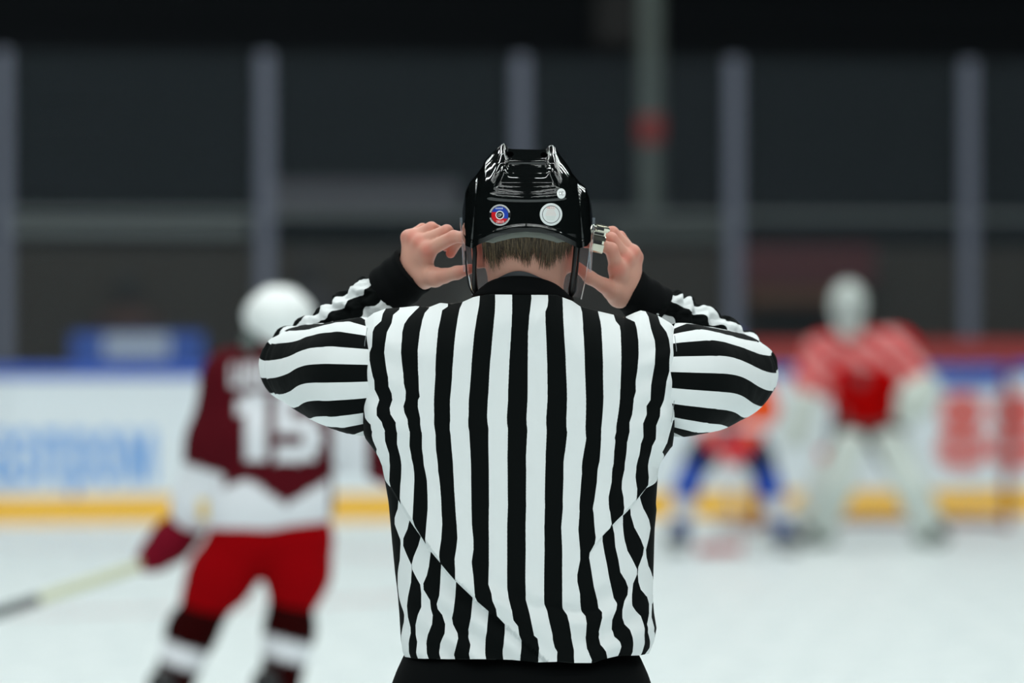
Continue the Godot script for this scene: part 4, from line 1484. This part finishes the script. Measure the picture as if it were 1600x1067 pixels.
func goaltender() -> void:
	far = F / 232.0
	base_at = Vector3((1350.0 - 800.0) / F * far, 0, -far)
	var o := thing("person", "goaltender in red jersey, pale mask and big white leg pads before the goal", "person", base_at)
	var hd := Q(1325, 480, 0.12)
	var body := Acc.new()
	blob(body, head_bones(hd, Vector3(-0.25, -0.15, 0.95).normalized()) + [[hd + Vector3(0, -0.08, -0.02), Q(1335, 545), 0.062, 0.07, 0.03]], 0.01, skin_tint([]))
	var b := chain(QQ([[1340, 560], [1348, 660]]), [0.13, 0.13], 0.05)
	b.append_array(chain(QQ([[1285, 555], [1262, 610, 0.1], [1252, 650, 0.25]]), [0.06, 0.045, 0.03], 0.02))
	b.append_array(chain(QQ([[1395, 550], [1425, 600, 0.1], [1435, 625, 0.25]]), [0.06, 0.045, 0.03], 0.02))
	b.append_array(chain(QQ([[1325, 680], [1300, 760, 0.15], [1280, 840]]), [0.09, 0.065, 0.045], 0.03))
	b.append_array(chain(QQ([[1380, 680], [1420, 760, 0.15], [1448, 840]]), [0.09, 0.065, 0.045], 0.03))
	blob(body, b, 0.02, skin_tint([]))
	put(o, "body", finish(body), M.skin)
	var red := lin(196, 26, 34)
	var deep := lin(166, 6, 12)
	var pink := lin(222, 158, 156)
	var dye := func(p: Vector3) -> Color:
		if Vector2(p.x - -0.034, p.y - 1.134).length() < 0.056:
			return lin(90, 60, 62)
		if p.x > -0.19 and p.x < 0.216 and p.y < 1.199:
			return deep
		if p.y > 1.199 or p.x > 0.216 or p.x < -0.216:
			return pink if fposmod((p.x + p.y) * 5.0 + 0.2, 1.0) < 0.45 else red
		return red
	put(o, "jersey", blob_mesh([
		[Q(1290, 555), Q(1398, 550), 0.15, 0.16, 0.08], [Q(1335, 600, 0.02), Q(1365, 600, 0.02), 0.2, 0.2, 0.08], [Q(1340, 640), Q(1365, 640), 0.17, 0.17, 0.06],
	] + chain(QQ([[1285, 560], [1266, 600, 0.08], [1262, 625, 0.15]]), [0.14, 0.12, 0.09], 0.05) + chain(QQ([[1405, 555], [1425, 590, 0.08], [1432, 612, 0.15]]), [0.14, 0.11, 0.09], 0.05), 0.018, dye), M.cloth)
	put(o, "pants", blob_mesh([[Q(1330, 664), Q(1380, 662), 0.14, 0.14, 0.05]] + chain(QQ([[1328, 675], [1318, 710, 0.05]]), [0.13, 0.12], 0.04) + chain(QQ([[1384, 675], [1396, 710, 0.05]]), [0.13, 0.12], 0.04), 0.02), mat(hexc(58, 34, 34), 0.8))
	var padm := mat(hexc(206, 214, 208), 0.5)
	var grey := mat(hexc(128, 138, 132), 0.6)
	for s in [[[1326, 688, 0.14], [1306, 762, 0.2], [1274, 842, 0.1]], [[1392, 686, 0.14], [1424, 760, 0.2], [1455, 840, 0.1]]]:
		var p := QQ(s)
		var leg := sub(o, "leg_pad")
		var side: Vector3 = Vector3(0.06, 0, 0)
		put(leg, "pad", blob_mesh([[p[0] - side, p[1] - side, 0.055, 0.06, 0.03], [p[0] + side, p[1] + side, 0.055, 0.06, 0.03], [p[1] - side, p[2] - side, 0.06, 0.06, 0.03], [p[1] + side, p[2] + side, 0.06, 0.06, 0.03], [p[0], p[1], 0.07, 0.07, 0.03], [p[1], p[2], 0.07, 0.07, 0.03]], 0.016), padm)
		put(leg, "toe_strap", blob_mesh([[p[2] + Vector3(-0.1, 0.0, 0.05), p[2] + Vector3(0.1, 0.0, 0.05), 0.035, 0.035, 0.02], [p[2] + Vector3(-0.08, 0.14, 0.05), p[2] + Vector3(0.08, 0.14, 0.05), 0.03, 0.03, 0.02]], 0.014), grey)
		skate(o, Vector3(p[2].x, 0, p[2].z - 0.03), 2.8 if p[2].x < 0 else 3.5, M.skate)
	var mask := sub(o, "mask")
	put(mask, "shell", blob_mesh([[hd + Vector3(0, 0.02, 0), Vector3(0.118, 0.155, 0.14), 0.03], [hd + Vector3(0, -0.12, 0.04), Vector3(0.085, 0.09, 0.09), 0.05]], 0.012), mat(hexc(196, 204, 200), 0.4))
	for k in 5:
		put(mask, "cage_bar", tube_mesh([hd + Vector3(-0.07, -0.09 + 0.03 * k, 0.125), hd + Vector3(-0.02, -0.09 + 0.03 * k, 0.165), hd + Vector3(0.05, -0.09 + 0.03 * k, 0.155)], 0.005, 6), M.steel)
	var bl := Q(1250, 655, 0.32)
	var blocker := put(o, "blocker", box_mesh(Vector3(0.22, 0.38, 0.07), 0.03), padm, bl)
	blocker.rotation = Vector3(0.1, 0.2, -0.25)
	put(o, "catching_glove", blob_mesh([[Q(1430, 625, 0.3), Vector3(0.13, 0.14, 0.08), 0.03], [Q(1450, 605, 0.32), Vector3(0.08, 0.1, 0.05), 0.04], [Q(1415, 650, 0.28), Vector3(0.08, 0.07, 0.06), 0.03]], 0.016), mat(hexc(200, 208, 200), 0.6))
	var st := thing("goaltender_stick", "dark goaltender stick with wide paddle held before the white leg pads", "hockey stick", base_at)
	var e0 := Q(1322, 640, 0.4)
	var e1 := Q(1286, 715, 0.42)
	var e2 := Q(1262, 790, 0.44)
	put(st, "shaft", stick_mesh(e0, e1, 0.03, 0.024), mat(hexc(52, 58, 56), 0.6))
	put(st, "red_tape", stick_mesh(e1 + Vector3(0, 0.06, 0), e1 - Vector3(0.01, 0.02, 0), 0.05, 0.04), mat(hexc(200, 50, 44), 0.6))
	put(st, "paddle", stick_mesh(e1, e2, 0.1, 0.026), mat(hexc(204, 208, 204), 0.6))
	put(st, "blade", stick_mesh(e2 - Vector3(0.02, 0.02, 0), Vector3(e2.x - 0.3, 0.05, e2.z + 0.12), 0.09, 0.024), mat(hexc(204, 208, 204), 0.6))

func crouching_player() -> void:
	far = F / 239.0
	base_at = Vector3((1145.0 - 800.0) / F * far, 0, -far)
	var o := thing("person", "crouching hockey player in orange jersey with navy pants and blue socks", "person", base_at)
	var hd := Q(1140, 556, 0.3)
	var body := Acc.new()
	blob(body, head_bones(hd, Vector3(0.2, -0.2, 0.95).normalized()) + [[hd + Vector3(0, -0.06, -0.05), Q(1140, 600, 0.15), 0.062, 0.07, 0.03]], 0.01, skin_tint([]))
	var b := chain(QQ([[1140, 605, 0.15], [1140, 670, -0.1]]), [0.12, 0.12], 0.05)
	b.append_array(chain(QQ([[1105, 600, 0.15], [1092, 645, 0.25], [1120, 690, 0.4]]), [0.06, 0.045, 0.03], 0.02))
	b.append_array(chain(QQ([[1175, 600, 0.15], [1195, 640, 0.25], [1155, 705, 0.4]]), [0.06, 0.045, 0.03], 0.02))
	b.append_array(chain(QQ([[1118, 680], [1080, 745, 0.15], [1062, 830]]), [0.09, 0.06, 0.045], 0.03))
	b.append_array(chain(QQ([[1160, 680], [1198, 750, 0.15], [1230, 830]]), [0.09, 0.06, 0.045], 0.03))
	blob(body, b, 0.02, skin_tint([]))
	put(o, "body", finish(body), M.skin)
	var orange := lin(226, 84, 34)
	var pale := lin(222, 226, 232)
	var dye := func(p: Vector3) -> Color:
		return pale if p.y < 0.854 and p.y > 0.815 else orange
	put(o, "jersey", blob_mesh([[Q(1108, 605, 0.12), Q(1172, 605, 0.12), 0.13, 0.13, 0.07], [Q(1125, 650), Q(1157, 650), 0.16, 0.16, 0.06]] + chain(QQ([[1104, 605, 0.14], [1090, 640, 0.24], [1108, 672, 0.34]]), [0.11, 0.09, 0.075], 0.04) + chain(QQ([[1176, 605, 0.14], [1194, 640, 0.24], [1172, 680, 0.34]]), [0.11, 0.09, 0.075], 0.04), 0.016, dye), M.cloth)
	var navy := mat(hexc(34, 44, 76), 0.8)
	put(o, "pants", blob_mesh([[Q(1125, 676), Q(1155, 676), 0.14, 0.14, 0.05]] + chain(QQ([[1118, 685], [1094, 715, 0.08], [1084, 735, 0.12]]), [0.12, 0.1, 0.085], 0.04) + chain(QQ([[1162, 685], [1184, 715, 0.08], [1196, 740, 0.12]]), [0.12, 0.105, 0.09], 0.04), 0.018), navy)
	var blue := lin(40, 80, 176)
	for s in [[[1082, 738, 0.14], [1072, 765, 0.12], [1062, 835, 0.02]], [[1197, 745, 0.14], [1204, 768, 0.12], [1226, 835, 0.02]]]:
		var sock := func(p: Vector3) -> Color:
			if p.y > 0.367:
				return blue
			if p.y > 0.229:
				return pale
			return lin(48, 78, 150)
		put(o, "sock", blob_mesh(chain(QQ(s), [0.085, 0.082, 0.06], 0.03), 0.014, sock), M.cloth)
		var q := Q(s[2][0], 850, 0.02)
		skate(o, Vector3(q.x, 0, q.z), 2.7 if s[2][0] < 1140 else 3.6, mat(hexc(70, 80, 78), 0.5))
	put(o, "helmet", blob_mesh([[hd + Vector3(0, 0.03, 0), Vector3(0.12, 0.11, 0.14), 0.03], [hd + Vector3(0, 0.07, -0.04), Vector3(0.09, 0.08, 0.1), 0.03]], 0.014), mat(hexc(50, 80, 160), 0.4))
	var gl := mat(hexc(206, 40, 44), 0.7)
	put(o, "glove", blob_mesh(chain(QQ([[1112, 685, 0.36], [1126, 702, 0.42]]), [0.065, 0.05], 0.02) + [[Q(1120, 690, 0.4), Q(1132, 694, 0.43), 0.03, 0.025, 0.01]], 0.014), gl)
	put(o, "glove", blob_mesh(chain(QQ([[1160, 698, 0.38], [1146, 715, 0.42]]), [0.07, 0.055], 0.02) + [[Q(1150, 704, 0.4), Q(1138, 706, 0.43), 0.03, 0.025, 0.01]], 0.014), gl)
	var st := thing("hockey_stick", "red hockey stick laid low by the crouching orange player", "hockey stick", base_at)
	var e0 := Q(1122, 690, 0.44)
	var e1 := Q(1160, 835, 0.44)
	e1.y = 0.05
	put(st, "shaft", stick_mesh(e0 + (e0 - e1) * 0.2, e1, 0.026, 0.019), mat(hexc(196, 176, 170), 0.5))
	put(st, "blade", stick_mesh(e1, e1 + Vector3(-0.3, 0.0, 0.05), 0.06, 0.01), mat(hexc(170, 40, 44), 0.6))

# ------------------------------------------------------------------ people in the stand
func spectators() -> void:
	for s in [
		{"x": 283.0, "y": 372.0, "d": 50.6, "hair": hexc(84, 44, 36), "coat": hexc(112, 44, 40), "label": "spectator in a reddish brown coat sitting in the stand above the pale rail"},
		{"x": 200.0, "y": 452.0, "d": 46.0, "hair": hexc(26, 28, 28), "coat": hexc(58, 38, 32), "label": "dark-haired spectator in a brown coat behind the blue sign"},
		{"x": 480.0, "y": 420.0, "d": 46.0, "hair": hexc(38, 36, 36), "coat": hexc(44, 42, 46), "label": "spectator in a dark coat behind the white-helmeted player"},
	]:
		far = s.d
		base_at = at(s.x, s.y, far)
		base_at.y = maxf(0.1, base_at.y - 1.62)
		var o := thing("person", s.label, "person", base_at)
		var hd := Q(s.x, s.y)
		var body := Acc.new()
		var hip := hd + Vector3(0, -0.75, -0.05)
		blob(body, head_bones(hd, Vector3(0.2, -0.1, -0.97)) + [[hd + Vector3(0, -0.08, 0), hd + Vector3(0, -0.22, 0), 0.06, 0.07, 0.03],
			[hd + Vector3(0, -0.3, 0), hip, 0.12, 0.12, 0.05]] + chain([hip + Vector3(-0.1, 0, 0), hip + Vector3(-0.1, -0.42, 0.03), hip + Vector3(-0.1, -0.82, 0.0)], [0.08, 0.06, 0.045], 0.03) + chain([hip + Vector3(0.1, 0, 0), hip + Vector3(0.1, -0.42, 0.03), hip + Vector3(0.1, -0.82, 0.0)], [0.08, 0.06, 0.045], 0.03), 0.02, skin_tint([]))
		put(o, "body", finish(body), M.skin)
		put(o, "hair", blob_mesh([[hd + Vector3(0, 0.03, 0.015), Vector3(0.097, 0.1, 0.1), 0.02], [hd + Vector3(0, -0.04, 0.045), Vector3(0.09, 0.085, 0.065), 0.02]], 0.016), mat(s.hair, 0.7))
		put(o, "coat", blob_mesh([[hd + Vector3(-0.15, -0.28, 0), hd + Vector3(0.15, -0.28, 0), 0.1, 0.1, 0.06], [hd + Vector3(0, -0.15, 0), hd + Vector3(0, -0.25, 0), 0.09, 0.1, 0.05], [hd + Vector3(0, -0.35, 0), hip, 0.16, 0.17, 0.06]] + chain([hd + Vector3(-0.2, -0.3, 0), hd + Vector3(-0.25, -0.56, 0.05), hd + Vector3(-0.1, -0.62, 0.22)], [0.075, 0.06, 0.05], 0.03) + chain([hd + Vector3(0.2, -0.3, 0), hd + Vector3(0.25, -0.56, 0.05), hd + Vector3(0.1, -0.62, 0.22)], [0.075, 0.06, 0.05], 0.03), 0.02), mat(s.coat, 0.85))
		put(o, "trousers", blob_mesh(chain([hip + Vector3(-0.1, 0, 0), hip + Vector3(-0.1, -0.42, 0.03), hip + Vector3(-0.1, -0.85, 0.0)], [0.11, 0.09, 0.07], 0.03) + chain([hip + Vector3(0.1, 0, 0), hip + Vector3(0.1, -0.42, 0.03), hip + Vector3(0.1, -0.85, 0.0)], [0.11, 0.09, 0.07], 0.03), 0.02), mat(hexc(30, 32, 38), 0.85))
